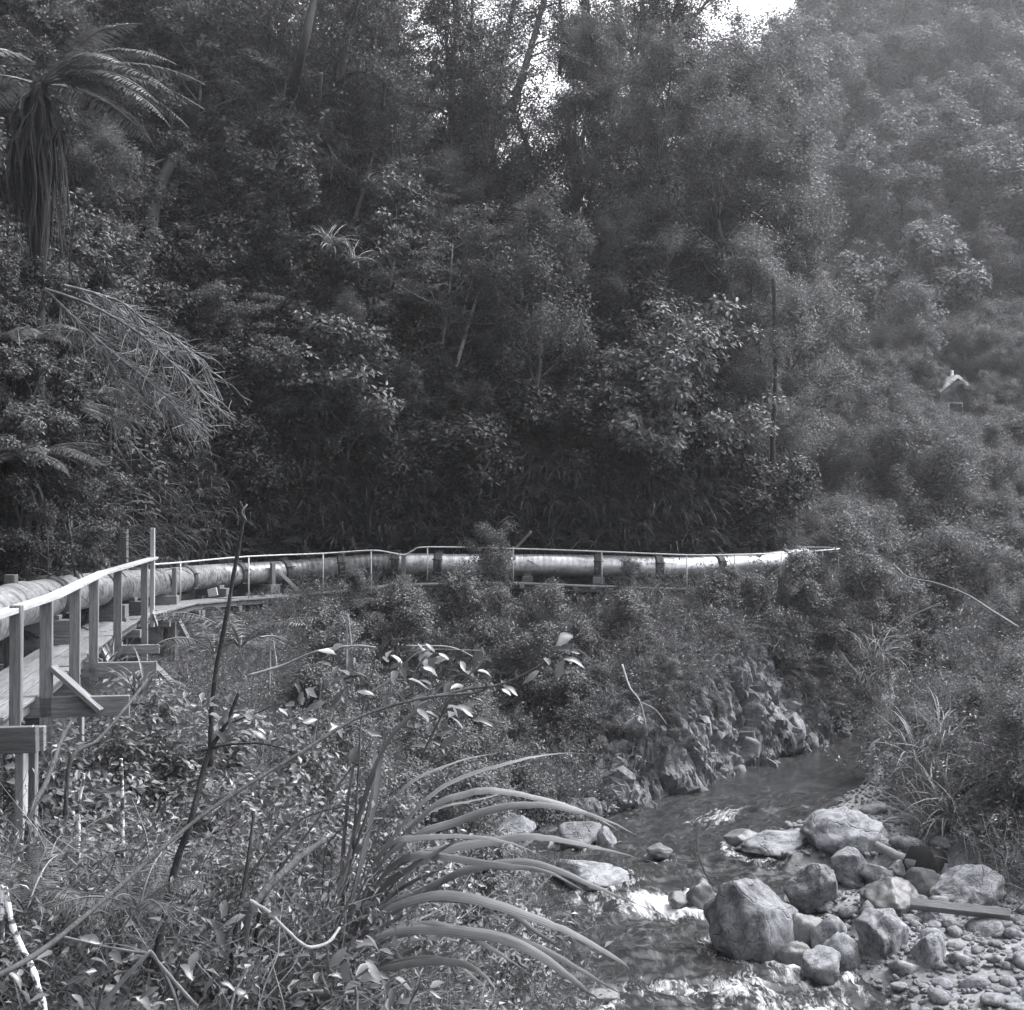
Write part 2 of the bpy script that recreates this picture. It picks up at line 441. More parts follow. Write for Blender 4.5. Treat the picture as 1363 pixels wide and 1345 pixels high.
R_WZ = np.array([-5.3, -5.15, -5.0, -4.95, -4.86, -4.78, -4.5, -4.42, -4.22, -4.18, -4.0, -3.7, -3.2, -2.6])
R_HW = np.array([3.2, 3.0, 2.8, 2.6, 2.7, 2.9, 2.8, 1.8, 1.9, 1.6, 1.5, 1.6, 1.6, 1.6])

def polydist(poly, x, y):
    """signed distance (left of travel is +) and fractional index along poly"""
    x = np.asarray(x, float).ravel(); y = np.asarray(y, float).ravel()
    best = np.full(x.shape, 1e9); sg = np.zeros(x.shape); tt = np.zeros(x.shape)
    for i in range(len(poly) - 1):
        ax, ay = poly[i][0], poly[i][1]; dx, dy = poly[i + 1][0] - ax, poly[i + 1][1] - ay
        L2 = dx * dx + dy * dy + 1e-12
        t = np.clip(((x - ax) * dx + (y - ay) * dy) / L2, 0, 1)
        ex, ey = x - ax - t * dx, y - ay - t * dy
        d = np.hypot(ex, ey)
        m = d < best
        best = np.where(m, d, best); sg = np.where(m, np.sign(dx * ey - dy * ex), sg); tt = np.where(m, i + t, tt)
    return best * sg, tt

_pc = PIPE_C[::3]
_bench = np.interp(_pc[:, 1] + 0 * _pc[:, 0], [13, 20, 27, 34, 38], [-2.4, -2.0, -1.5, -0.9, -0.35])
def H(x, y, detail=True, cut_cliff=False):
    sh = np.shape(x)
    x = np.asarray(x, float).ravel(); y = np.asarray(y, float).ravel()
    sp, tp = polydist(_pc, x, y)
    bench = np.interp(tp, np.arange(len(_pc)), _bench)
    u = np.maximum(sp, 0)
    cut = (2.5 - bench) * smooth(0.45, 1.9, u)
    rise = (1.15 + 0.55 * smooth(1, 7, x)) * np.maximum(0, u - 1.7)
    cap = 17.0 + 1.5 * np.maximum(0, -(x + 8.0)) + 0.0 * y
    hz = cut + rise
    hz = -np.logaddexp(-hz / 2.0, -cap / 2.0) * 2.0
    hz = np.where(u > 0.3, np.maximum(hz, 0), 0)
    v = np.maximum(-sp, 0)
    fz = bench - 0.42 * np.clip(v - 1, 0, 2.9) - (0.95 - 0.6 * smooth(0.5, 3.0, x)) * np.maximum(0, v - 3.9)
    base = np.where(sp > 0, bench + hz, fz)
    S = 0.33 + 0.27 * smooth(-4, 0.2, x)
    near = 0.1 - 0.05 * y - S * np.maximum(0, y - 5.5) - 0.75 * np.maximum(0, x + 0.2 - 0.0 * y)
    sr, tr = polydist(RIVER, x, y)
    k = np.arange(len(RIVER))
    wz = np.interp(tr, k, R_WZ); hw = np.interp(tr, k, R_HW)
    hw = hw * (1 + 0.22 * vnoise(x * 0.8, y * 0.8, seed=5)) 
    ld = np.abs(sr) - hw
    gw = np.interp(y, [14, 24, 28, 33], [3.6, 3.2, 1.6, 0.5])
    left = wz + 0.12 + 0.10 * np.maximum(ld, 0)
    right = wz + 0.12 + 0.07 * np.clip(ld, 0, gw) + 0.55 * np.clip(ld - gw, 0, 4) + 0.12 * np.maximum(0, ld - gw - 4)
    land = np.maximum(base, near)
    land = np.maximum(land, np.where(sr > 0, left, right))
    bed = wz - 0.30
    z = bed + (land - bed) * smooth(-0.7, 0.35, ld)
    cz = (sr > 0) & (x > -1.2) & (y > 24.2) & (y < 43)
    z = np.where(cz, np.minimum(z, wz - 0.1 + 3.0 * np.maximum(ld, 0)), z)
    if detail:
        hill = smooth(0.5, 3, sp)
        z = z + (0.10 + 0.45 * hill) * fbm(x * 0.55, y * 0.55, seed=3) * smooth(-0.2, 0.8, ld) + 0.06 * fbm(x * 2.1, y * 2.1, seed=9)
    if cut_cliff:                                  # the ground steps back behind the rock face
        m = (sr > 0) & (ld < 3.4) & (y > 24.4) & (y < 42.5)
        z = np.where(m, np.minimum(z - 0.5, wz - 1.2 + 2.3 * np.maximum(ld + 0.1, 0)), z)
    return z.reshape(sh)
def Hs(x, y): return float(H(np.array([x]), np.array([y]))[0])

def F(x, y):
    """far hillside"""
    g = 0.62 * (y - 60) + 0.22 * (x - 20)
    cap = 49 + 0.85 * (x - 34)
    z = -np.logaddexp(-g / 4.0, -cap / 4.0) * 4.0
    z = z + 3.0 * vnoise(x * 0.06, y * 0.06, seed=41) + 1.2 * vnoise(x * 0.15, y * 0.15, seed=42)
    return np.maximum(z, -3.2 + 0.03 * (y - 55))

def grid_mesh(name, fx, x0, x1, y0, y1, step, mat, attr=None):
    nx, ny = int((x1 - x0) / step) + 1, int((y1 - y0) / step) + 1
    X, Y = np.meshgrid(np.linspace(x0, x1, nx), np.linspace(y0, y1, ny), indexing='xy')
    Z = fx(X, Y)
    i, j = np.meshgrid(np.arange(nx - 1), np.arange(ny - 1), indexing='xy')
    a = (j * nx + i).ravel()
    q = np.stack([a, a + 1, a + nx + 1, a + nx], 1)
    mb = MB(); mb.add(np.stack([X, Y, Z], -1), q)
    me = mb.mesh(name, mat)
    if attr:
        at = me.attributes.new(attr[0], 'FLOAT', 'POINT')
        at.data.foreach_set('value', attr[1](X, Y).ravel().astype(np.float32))
    return me

def stony(X, Y):
    sr, tr = polydist(RIVER, X, Y)
    hw = np.interp(tr, np.arange(len(RIVER)), R_HW)
    ld = np.abs(sr) - hw
    sp, _ = polydist(_pc, X, Y)
    g = smooth(3.4, 2.4, ld)
    cl = smooth(-7.8, -6.5, sp) * smooth(-2.2, -3.8, sp) * smooth(0.5, 3, X.ravel())
    return np.clip(np.maximum(g, cl) * (1 + 0.6 * fbm(X.ravel() * 0.9, Y.ravel() * 0.9, seed=8)), 0, 1)

tag(link('ground', grid_mesh('ground', lambda a, b: H(a, b, True, True), -34, 34, -8, 76, 0.25, M['ground'], ('stony', stony))), 'steep soil and rock ground of the gorge', kind='structure')
tag(link('hillside', grid_mesh('hillside', F, 2, 125, 54, 210, 1.5, M['ground'])), 'far forested hillside across the valley', kind='structure')

# ------------------------------------------------------------------ river
def river():
    C = catmull(RIVER[1:], 1)
    idx = np.arange(1, len(RIVER))
    Cs = catmull([np.array([RIVER[i][0], RIVER[i][1], i]) for i in idx], 60)
    keep = Cs[:, 1] > 5
    Cs = Cs[keep]
    T = nrm(np.gradient(Cs[:, :2], axis=0)); Nn = np.stack([-T[:, 1], T[:, 0]], 1)
    m = 96
    s = np.linspace(-4.3, 4.3, m)
    X = Cs[:, 0][:, None] + Nn[:, 0][:, None] * s; Y = Cs[:, 1][:, None] + Nn[:, 1][:, None] * s
    _, tr = polydist(RIVER, X, Y); tr = tr.reshape(X.shape)
    k = np.arange(len(RIVER))
    wz = np.interp(tr, k, R_WZ)
    rap = np.exp(-((X - 2.65) / 0.75) ** 2 - ((Y - 22.9) / 0.5) ** 2) * 0.75 + np.exp(-((X - 1.6) / 1.6) ** 2 - ((Y - 22.7) / 0.5) ** 2) * 0.08            # small fall
    rap2 = np.exp(-(((X - 4.4) + (Y - 28.3)) / 1.6) ** 2 - (((X - 4.4) - (Y - 28.3)) / 0.7) ** 2) * 0.55   # riffle below the pool
    rap3 = smooth(20.6, 18.0, Y) * 0.16 + np.exp(-((X - 3.2) / 0.5) ** 2 - ((Y - 19.1) / 0.6) ** 2) * 0.5 + np.exp(-((X - 2.1) / 0.5) ** 2 - ((Y - 19.3) / 0.35) ** 2) * 0.45 + np.exp(-((X - 4.2) / 0.7) ** 2 - ((Y - 18.2) / 0.5) ** 2) * 0.35
    rap5 = np.exp(-((X - 5.3) / 0.5) ** 2 - ((Y - 20.6) / 0.5) ** 2) * 0.8
    rap4 = smooth(42, 46, Y) * 0.55
    foam = np.clip(rap + rap2 + rap3 + rap4 + rap5, 0, 1.3)
    for (bx, by, ra, rb) in BOULD_XY:                 # broken water round the stones, trailing downstream
        q = np.hypot((X - bx) / ra, (Y - by) / rb)
        wake = np.hypot((X - bx) / ra, (Y - (by - 1.3 * rb)) / (1.6 * rb))
        foam = foam + 0.34 * np.exp(-((q - 1.05) / 0.16) ** 2) + 0.16 * np.exp(-wake ** 2)
    calm = smooth(29.2, 30.5, Y) * (1 - rap4)
    foam = foam * (1 - calm * 0.9) + 0.07 * (1 - calm)
    amp = 0.040 + 0.10 * np.clip(foam, 0, 1)
    rip = fbm(X * 2.2, Y * 1.5, seed=51, o=4) * amp + fbm(X * 7, Y * 5, seed=57, o=3) * amp * 0.5
    Z = wz + rip * (1 - 0.93 * calm) 
    Z = Z + np.exp(-((Y - 23.4) / 0.35) ** 2 - ((X - 2.3) / 2) ** 2) * 0.10
    n = len(Cs)
    i, j = np.meshgrid(np.arange(n - 1), np.arange(m - 1), indexing='ij')
    a = (i * m + j).ravel()
    mb = MB(); mb.add(np.stack([X, Y, Z], -1), np.stack([a, a + m, a + m + 1, a + 1], 1))
    me = mb.mesh('river', M['water'])
    at = me.attributes.new('foam', 'FLOAT', 'POINT'); at.data.foreach_set('value', foam.ravel().astype(np.float32))
    al = np.concatenate([[0], np.cumsum(np.hypot(*np.diff(Cs[:, :2], axis=0).T))])
    fv = np.stack([np.repeat(al[:, None], m, 1), np.repeat(s[None], n, 0), 0 * X], -1)
    at = me.attributes.new('flow', 'FLOAT_VECTOR', 'POINT'); at.data.foreach_set('vector', fv.ravel().astype(np.float32))
    tag(link('river', me), 'shallow rocky river with white rapids and a dark pool', kind='structure')

# ------------------------------------------------------------------ pipeline
pc_arc = np.concatenate([[0], np.cumsum(np.linalg.norm(np.diff(PIPE_C, axis=0), axis=1))])
def px_of(p): return 681.5 + p[:, 0] / p[:, 1] * FPX
def arc_at_px(C, arc, px, lo=0.0, hi=1e9):
    p = px_of(C); ok = (arc >= lo) & (arc <= hi)
    i = np.argmin(np.where(ok, np.abs(p - px), 1e9))
    return arc[i]
def at_arc(C, arc, s):
    return np.stack([np.interp(s, arc, C[:, k]) for k in range(3)], -1)

pipe = empty('water_pipe', tuple(PIPE_C[40]))
tag(pipe, 'long pale metal water pipe curving along the bank beside the walkway', 'pipe')
def child_local(o, parent):
    o.parent = parent
    o.matrix_parent_inverse = Matrix.Translation(-Vector(parent.location))
    return o
start = arc_at_px(PIPE_C, pc_arc, -60, 8); lastpx = arc_at_px(PIPE_C, pc_arc, 1068, 30)
bands_px = [-60, 62, 134, 246, 318, 376, 456, 527, 585, 651, 790, 878, 960, 1042]
bands = [arc_at_px(PIPE_C, pc_arc, p, 8, lastpx) for p in bands_px] + [lastpx + 3]
PR = 0.31
for i in range(len(bands) - 1):
    a, b = bands[i], bands[i + 1]
    L = b - a
    step = 0.045
    n = max(8, int(L / step))
    s = np.linspace(a, b, n)
    path = at_arc(PIPE_C, pc_arc, s)
    corr = [0.007, 0.009, 0.006, 0.018, 0.006, 0.014, 0.014, 0.006, 0.008, 0.012, 0.011, 0.008, 0.011, 0.008][i]
    pitch = 0.30 if corr < 0.01 else 0.17
    ph = (s - a) % pitch / pitch
    rr = PR + corr * np.exp(-((ph - 0.5) / 0.16) ** 2) + RNG.normal(0, 0.0008, n)
    mb = MB(); mb.add(*tube(path, rr, 28, True))
    o = link('pipe_section', mb.mesh('pipe_section', M['pipe_dull'] if i in (5, 6) else M['pipe_shiny'] if i > 6 else M['pipe']))
    child_local(o, pipe)
    if i in (5, 6): o['label'] = 'dull stained ribbed pipe section'
    # coupling band
    sb = np.linspace(a - 0.12, a + 0.12, 7)
    mb = MB(); mb.add(*tube(at_arc(PIPE_C, pc_arc, sb), np.array([0.325, 0.36, 0.345, 0.345, 0.345, 0.36, 0.325]) + 0.012, 24, True))
    p0 = at_arc(PIPE_C, pc_arc, np.array([a]))[0]
    for k in range(6):                                  # clamp bolts round the band
        t = at_arc(PIPE_C, pc_arc, np.array([a - 0.1, a + 0.1]))
        tt = nrm(t[1] - t[0]); U = nrm(np.cross(tt, [0, 0, 1])); V = np.cross(U, tt)
        an = k * math.pi / 3 + 0.4
        r = (U * math.cos(an) + V * math.sin(an)) * 0.385
        mb.add(*tube(np.array([t[0] + r - tt * 0.05, t[1] + r + tt * 0.05]), 0.018, 6))
    child_local(link('coupling_band', mb.mesh('coupling_band', M['band'])), pipe)

# ------------------------------------------------------------------ timber
def box_mesh(name, L, W, Hh, mat, ch=0.006, taper=0.0):
    x, y, z = L / 2, W / 2, Hh / 2
    ch = min(ch, W * 0.2, Hh * 0.2)
    import bmesh
    bm = bmesh.new()
    for sx in (-1, 1):
        for sy in (-1, 1):
            for sz in (-1, 1):
                t = 1 - taper * (sx > 0)
                bm.verts.new((sx * (x - ch), sy * y * t, sz * (z - ch) * t)); bm.verts.new((sx * x, sy * (y - ch) * t, sz * (z - ch) * t)); bm.verts.new((sx * (x - ch), sy * (y - ch) * t, sz * z * t))
    bmesh.ops.convex_hull(bm, input=bm.verts[:])
    me = bpy.data.meshes.new(name); bm.to_mesh(me); bm.free()
    me.materials.append(mat)
    return me
_tid = [0]
def timber(name, p0, p1, W, Hh, parent=None, mat=None, up=(0, 0, 1), over=0.0):
    """a squared timber from p0 to p1; W sideways, Hh along up"""
    p0, p1 = Vector(p0), Vector(p1)
    d = (p1 - p0); L = d.length; d.normalize()
    u = Vector(up); s = u.cross(d)
    if s.length < 1e-3: s = Vector((1, 0, 0)).cross(d)
    s.normalize(); u = d.cross(s)
    me = box_mesh(name, L + 2 * over, W, Hh, mat or M['wood'])
    _tid[0] += 1
    o = link(name, me)
    R = Matrix((d, s, u)).transposed().to_4x4()
    M4 = Matrix.Translation((p0 + p1) / 2) @ R
    if parent is not None:
        o.parent = parent
        o.matrix_local = Matrix.Translation(-Vector(parent.location)) @ M4
    else:
        o.matrix_local = M4
    return o

ed_arc = np.concatenate([[0], np.cumsum(np.linalg.norm(np.diff(EDGE_C, axis=0), axis=1))])
def edge_at_px(px):
    return Vector(at_arc(EDGE_C, ed_arc, np.array([arc_at_px(EDGE_C, ed_arc, px)]))[0])
def edge_dir(px):
    a = arc_at_px(EDGE_C, ed_arc, px)
    t = at_arc(EDGE_C, ed_arc, np.array([max(a - 0.3, 0), a + 0.3]))
    t = Vector(t[1] - t[0]); t.z = 0; t.normalize()
    return t
def inner(px):                                   # unit vector towards the hill, across the walkway
    t = edge_dir(px)
    return Vector((-t.y, t.x, 0))

walk = empty('timber_walkway', tuple(edge_at_px(46)))
tag(walk, 'weathered timber walkway on trestles with wooden posts and a pale rail', 'walkway')
# deck planks lengthwise, four abreast, in bays
bay = np.linspace(0.05, ed_arc[-1] - 0.1, 17)
for i in range(16):
    a, b = bay[i], bay[i + 1]
    P = at_arc(EDGE_C, ed_arc, np.array([a, b]))
    t = Vector(P[1] - P[0]); t.normalize(); n = Vector((-t.y, t.x, 0)).normalized()
    for k in range(4):
        off = 0.105 + k * 0.213
        q0 = Vector(P[0]) + n * off + t * (0.006 + random.uniform(0, 0.02)); q1 = Vector(P[1]) + n * off - t * (0.006 + random.uniform(-0.03, 0.03))
        dz = random.uniform(-0.010, 0.010)
        timber('deck_plank', q0 + Vector((0, 0, dz - 0.022)), q1 + Vector((0, 0, dz - 0.022)), 0.197 + random.uniform(-0.008, 0.006), 0.044, walk, M['wood'])
    # bearers and edge stringer under the deck
    timber('stringer', Vector(P[0]) + n * 0.10 + Vector((0, 0, -0.115)), Vector(P[1]) + n * 0.10 + Vector((0, 0, -0.115)), 0.07, 0.13, walk, M['wood_dark'])
    timber('stringer', Vector(P[0]) + n * 0.75 + Vector((0, 0, -0.115)), Vector(P[1]) + n * 0.75 + Vector((0, 0, -0.115)), 0.07, 0.13, walk, M['wood_dark'])
    timber('cross_beam', Vector(P[0]) - n * 0.05 + Vector((0, 0, -0.27)), Vector(P[0]) + n * 1.7 + Vector((0, 0, -0.27)), 0.12, 0.16, walk, M['wood'])

# wooden rail posts: px, y of top, y of foot
for (px, yt, yb, wd) in [(12, 806, 985, 0.11), (55, 800, 1065, 0.13), (95, 780, 918, 0.13), (121, 768, 906, 0.125), (150, 759, 865, 0.13), (189, 746, 880, 0.13)]:
    e = edge_at_px(px) - inner(px) * 0.075
    p1 = pix(px, yt, e.y); p0 = pix(px, yb, e.y)
    timber('rail_post', (e.x, e.y, p0.z), (e.x, e.y, p1.z), wd, 0.10, walk, M['wood'], up=edge_dir(px))
# second leg behind the tall marker pole
e = edge_at_px(197) - inner(197) * 0.12
timber('marker_pole', (e.x, e.y, pix(197, 835, e.y).z), (e.x, e.y, pix(197, 703, e.y).z), 0.085, 0.085, walk, M['wood_pale'], up=edge_dir(197))
e2 = pix(203, 815, e.y - 0.4); e3 = pix(209, 832, e.y + 0.3)
timber('brace', e2, e3, 0.04, 0.09, walk, M['wood_pale'])
# pale top rail, two lengths
for (xa, ya, xb, yb) in [(-30, 825, 62, 795), (60, 795.5, 131, 762), (129, 762.5, 201, 743)]:
    A = edge_at_px(xa) - inner(max(xa, 0)) * 0.075; B = edge_at_px(xb) - inner(xb) * 0.075
    timber('top_rail', (A.x, A.y, pix(xa, ya, A.y).z), (B.x, B.y, pix(xb, yb, B.y).z), 0.16, 0.05, walk, M['wood_pale'], over=0.02)
# outrigger beams and braces
for (px, ybt, out, hh, br) in [(55, 942, 0.95, 0.22, True), (121, 892, 0.95, 0.21, False), (152, 865, 0.75, 0.15, False), (12, 984, 0.35, 0.24, False)]:
    e = edge_at_px(px); n = inner(px)
    z = pix(px, ybt, e.y).z
    a = e + n * 1.2; b = e - n * out
    timber('outrigger_beam', (a.x, a.y, z), (b.x, b.y, z), 0.10, hh, walk, M['wood'])
    if br:
        p0 = pix(62, 890, e.y - 0.12) ; q = e - n * 0.66 - edge_dir(px) * 0.09
        timber('brace', (p0.x, q.y, p0.z), (q.x, q.y, z - 0.04), 0.05, 0.17, walk, M['wood'], up=(0, 1, 0.01))
        q2 = e - n * 0.55 + edge_dir(px) * 0.10
# lower bearers and legs under the near bay
e = edge_at_px(12)
timber('bearer', (e.x - 1.1, e.y - 0.25, pix(12, 984, e.y).z), pix(50, 984, e.y - 0.25), 0.10, 0.25, walk, M['wood_dark'])
for (px, yt, yb, d, wd, mt) in [(29, 1000, 1190, 12.7, 0.09, 'wood_pale'), (45, 1000, 1190, 13.2, 0.07, 'wood'), (231, 828, 905, 30.0, 0.17, 'wood'),
                               (267, 812, 880, 31.6, 0.17, 'wood'), (394, 795, 880, 36.3, 0.17, 'wood'), (190, 862, 925, 26.2, 0.14, 'wood'),
                               (222, 835, 900, 31, 0.12, 'wood_dark'), (206, 905, 980, 20.0, 0.10, 'wood_pale'), (108, 935, 990, 18.5, 0.07, 'wood_pale')]:
    g = pix(px, yt, d)
    timber('trestle_leg', (g.x, d, max(Hs(g.x, d) - 0.3, pix(px, yb, d).z - 0.3)), g, wd, wd, walk, M[mt], up=(0.2, 1, 0))
timber('brace', pix(238, 826, 30.0), pix(266, 880, 30.4), 0.05, 0.15, walk, M['wood'], up=(0.2, 1, 0))
timber('brace', pix(205, 885, 25.8), pix(232, 912, 26.4), 0.05, 0.15, walk, M['wood'], up=(0.2, 1, 0))
timber('brace', pix(138, 863, 21.0), pix(147, 888, 20.6), 0.04, 0.10, walk, M['wood_pale'], up=(0.2, 1, 0))
# sleepers visible under the far deck
for px in np.arange(600, 960, 24):
    e = edge_at_px(px); n = inner(px)
    timber('sleeper', e - n * 0.10 + Vector((0, 0, -0.10)), e + n * 1.3 + Vector((0, 0, -0.10)), 0.13, 0.10, walk, M['wood'])

# pipe cradles: each a thing
def cradle(px, label, hblock, wx, mats='wood', side_posts=0.0, brace=False):
    s = arc_at_px(PIPE_C, pc_arc, px, 8, lastpx)
    P = at_arc(PIPE_C, pc_arc, np.array([s - 0.2, s, s + 0.2]))
    t = Vector(P[2] - P[0]); t.z = 0; t.normalize(); n = Vector((-t.y, t.x, 0)); c = Vector(P[1])
    base = c.z - PR - hblock
    r = empty('pipe_cradle', (c.x, c.y, base))
    tag(r, label, 'pipe support', 'timber cradles under the pipe')
    nb = max(2, int(hblock / 0.2))
    hb = hblock / nb
    for k in range(nb):
        z = base + hb * (k + 0.5)
        o2 = random.uniform(-0.03, 0.03)
        timber('sleeper', c - n * (wx / 2 + o2) + Vector((0, 0, z - c.z)), c + n * (wx / 2 - o2) + Vector((0, 0, z - c.z)), 0.34 + random.uniform(-.03, .03), hb - 0.008, r, M[mats])
    for sg in (-1, 1):
        w0 = c + n * sg * (PR + 0.07)
        if side_posts:
            timber('side_post', (w0.x, w0.y, base - 0.05), (w0.x, w0.y, c.z + side_posts), 0.10, 0.13, r, M['wood'], up=t)
        else:
            timber('wedge', c + n * sg * 0.21 + Vector((0, 0, -PR - 0.0)) - t * 0.13, c + n * sg * 0.21 + Vector((0, 0, -PR)) + t * 0.13, 0.10, 0.14, r, M[mats])
    if brace:
        timber('brace', c - n * (PR + 0.1) + t * 0.12 + Vector((0, 0, 0.1)), c - n * (PR + 0.45) + t * 0.75 + Vector((0, 0, -0.62)), 0.06, 0.10, r, M['wood_pale'])
    return r
cradle(58, 'big stacked timber crib under the nearest length of pipe', 0.55, 1.05)
cradle(137, 'timber cradle under the second pipe joint by the wooden posts', 0.50, 0.9)
cradle(168, 'dark timber cradle under the pipe just left of the tall marker pole', 0.45, 0.9, 'wood_dark')
cradle(212, 'tall timber frame clasping the pipe just right of the marker pole', 0.5, 0.9, 'wood', 0.33)
cradle(283, 'low cradle under the ribbed pipe length with a pale block by it', 0.42, 0.9)
cradle(352, 'timber frame round the pipe with a slanting pale brace', 0.5, 1.0, 'wood', 0.30, True)
cradle(541, 'pale block gripping the pipe at its bend by the dark undercut', 0.4, 0.95, 'wood', 0.32)
cradle(790, 'timber cradle under the shiny pipe between two handrail posts', 0.4, 0.9)
cradle(700, 'timber cradle behind the leafy sapling on the far walkway', 0.4, 0.9, 'wood_dark')
# pale block on the deck
g = pix(283, 789, 33.2)
bo = timber('timber_block', g + Vector((-0.11, 0, -0.02)), g + Vector((0.11, 0.02, 0.03)), 0.14, 0.2, None, M['wood_pale'])
tag(bo, 'small pale timber block lying on the deck by the ribbed pipe', 'block')
# old dark post behind the near pipe
g = pix(165, 705, 28.6)
tag(timber('old_post', (g.x, g.y, Hs(g.x, g.y) - 0.3), g, 0.16, 0.16, None, M['wood_dark']), 'old dark upright post standing behind the pipe near the marker pole', 'post')
g = pix(15, 765, 17.9)
tag(timber('old_post', (g.x, g.y, Hs(g.x, g.y) - 0.3), g, 0.14, 0.14, None, M['wood_dark']), 'short dark post behind the pipe at the near end', 'post')
# pale marker stub in the undercut
g = pix(543, 697, 40.4)
tag(timber('marker_stub', (g.x, g.y, g.z - 0.9), g, 0.22, 0.05, None, M['wood_pale']), 'small pale board standing in the dark undercut behind the pipe bend', 'board')

# galvanised handrail
rail = empty('metal_handrail', tuple(edge_at_px(331)))
tag(rail, 'thin pale metal handrail on slender posts along the far walkway', 'handrail')
RPX = [(200, 752, 26.9), (240, 749, 30), (331, 741, 34.4), (430, 737, 36.55), (494, 733, 36.75), (520, 736, 36.8), (538, 739, 36.8), (550, 733, 36.8), (569, 728.5, 36.75), (683, 730.5, 36.75), (801, 734.5, 36.75),
       (914, 739, 36.75), (978, 738.5, 37.0), (1020, 737.5, 37.5), (1075, 734.5, 38.6), (1116, 731, 40.4)]
rp = np.array([tuple(pix(*p)) for p in RPX])
mb = MB(); mb.add(*tube(catmull(rp, 4), 0.021, 8))
child_local(link('rail_bar', mb.mesh('rail_bar', M['rail'])), rail)
mb = MB(); mb.add(*tube(catmull([tuple(pix(*p)) for p in [(1116, 731, 40.4), (1117, 730, 40.9), (1095, 728.8, 42), (1030, 728, 44.5), (1000, 728, 46)]], 5), 0.021, 8))
child_local(link('rail_bar', mb.mesh('rail_bar', M['rail'])), rail)
for px, foot in [(240, 797), (331, 797), (430, 790), (494, 784), (569, 770), (683, 773), (801, 777), (914, 785), (978, 786), (1040, 786), (1095, 780), (1116, 770)]:
    x = RPX; yy = np.interp(px, [a[0] for a in x], [a[1] for a in x]); dd = np.interp(px, [a[0] for a in x], [a[2] for a in x])
    t = pix(px, yy, dd); f = pix(px, foot + 3, dd)
    mb = MB(); mb.add(*tube(np.array([tuple(f), ((t.x + f.x) / 2, dd, (t.z + f.z) / 2), tuple(t)]), 0.019, 7))
    child_local(link('stanchion', mb.mesh('stanchion', M['rail'])), rail)

# ------------------------------------------------------------------ rocks
def rock_mesh(name, seed, sub, mat, cuts=9, rough=0.10, flat=1.0):
    import bmesh
    rng = np.random.default_rng(seed)
    bm = bmesh.new(); bmesh.ops.create_icosphere(bm, subdivisions=sub, radius=1.0)
    v = np.array([x.co[:] for x in bm.verts])
    for k in range(cuts):
        n = nrm(rng.normal(size=3)); d = rng.uniform(0.50, 0.88)
        ex = np.maximum(v @ n - d, 0)
        v = v - ex[:, None] * n[None] * 0.88
    r = rough * 0.7 * fbm(v[:, 0] * 2.6 + seed, v[:, 1] * 2.6, v[:, 2] * 2.6, 5, seed) + rough * 0.8 * -np.abs(vnoise(v[:, 0] * 3.1, v[:, 1] * 3.1 + seed, v[:, 2] * 3.1, seed))
    v = v * (1 + r[:, None])
    v[:, 2] *= flat
    for x, c in zip(bm.verts, v): x.co = c
    me = bpy.data.meshes.new(name); bm.to_mesh(me); bm.free()
    me.polygons.foreach_set('use_smooth', np.ones(len(me.polygons), bool))
    me.materials.append(mat)
    return me
def water_d(py, wz): return (CAM_Z - wz) * FPX / (py - 700.0)
BOULD_XY = []
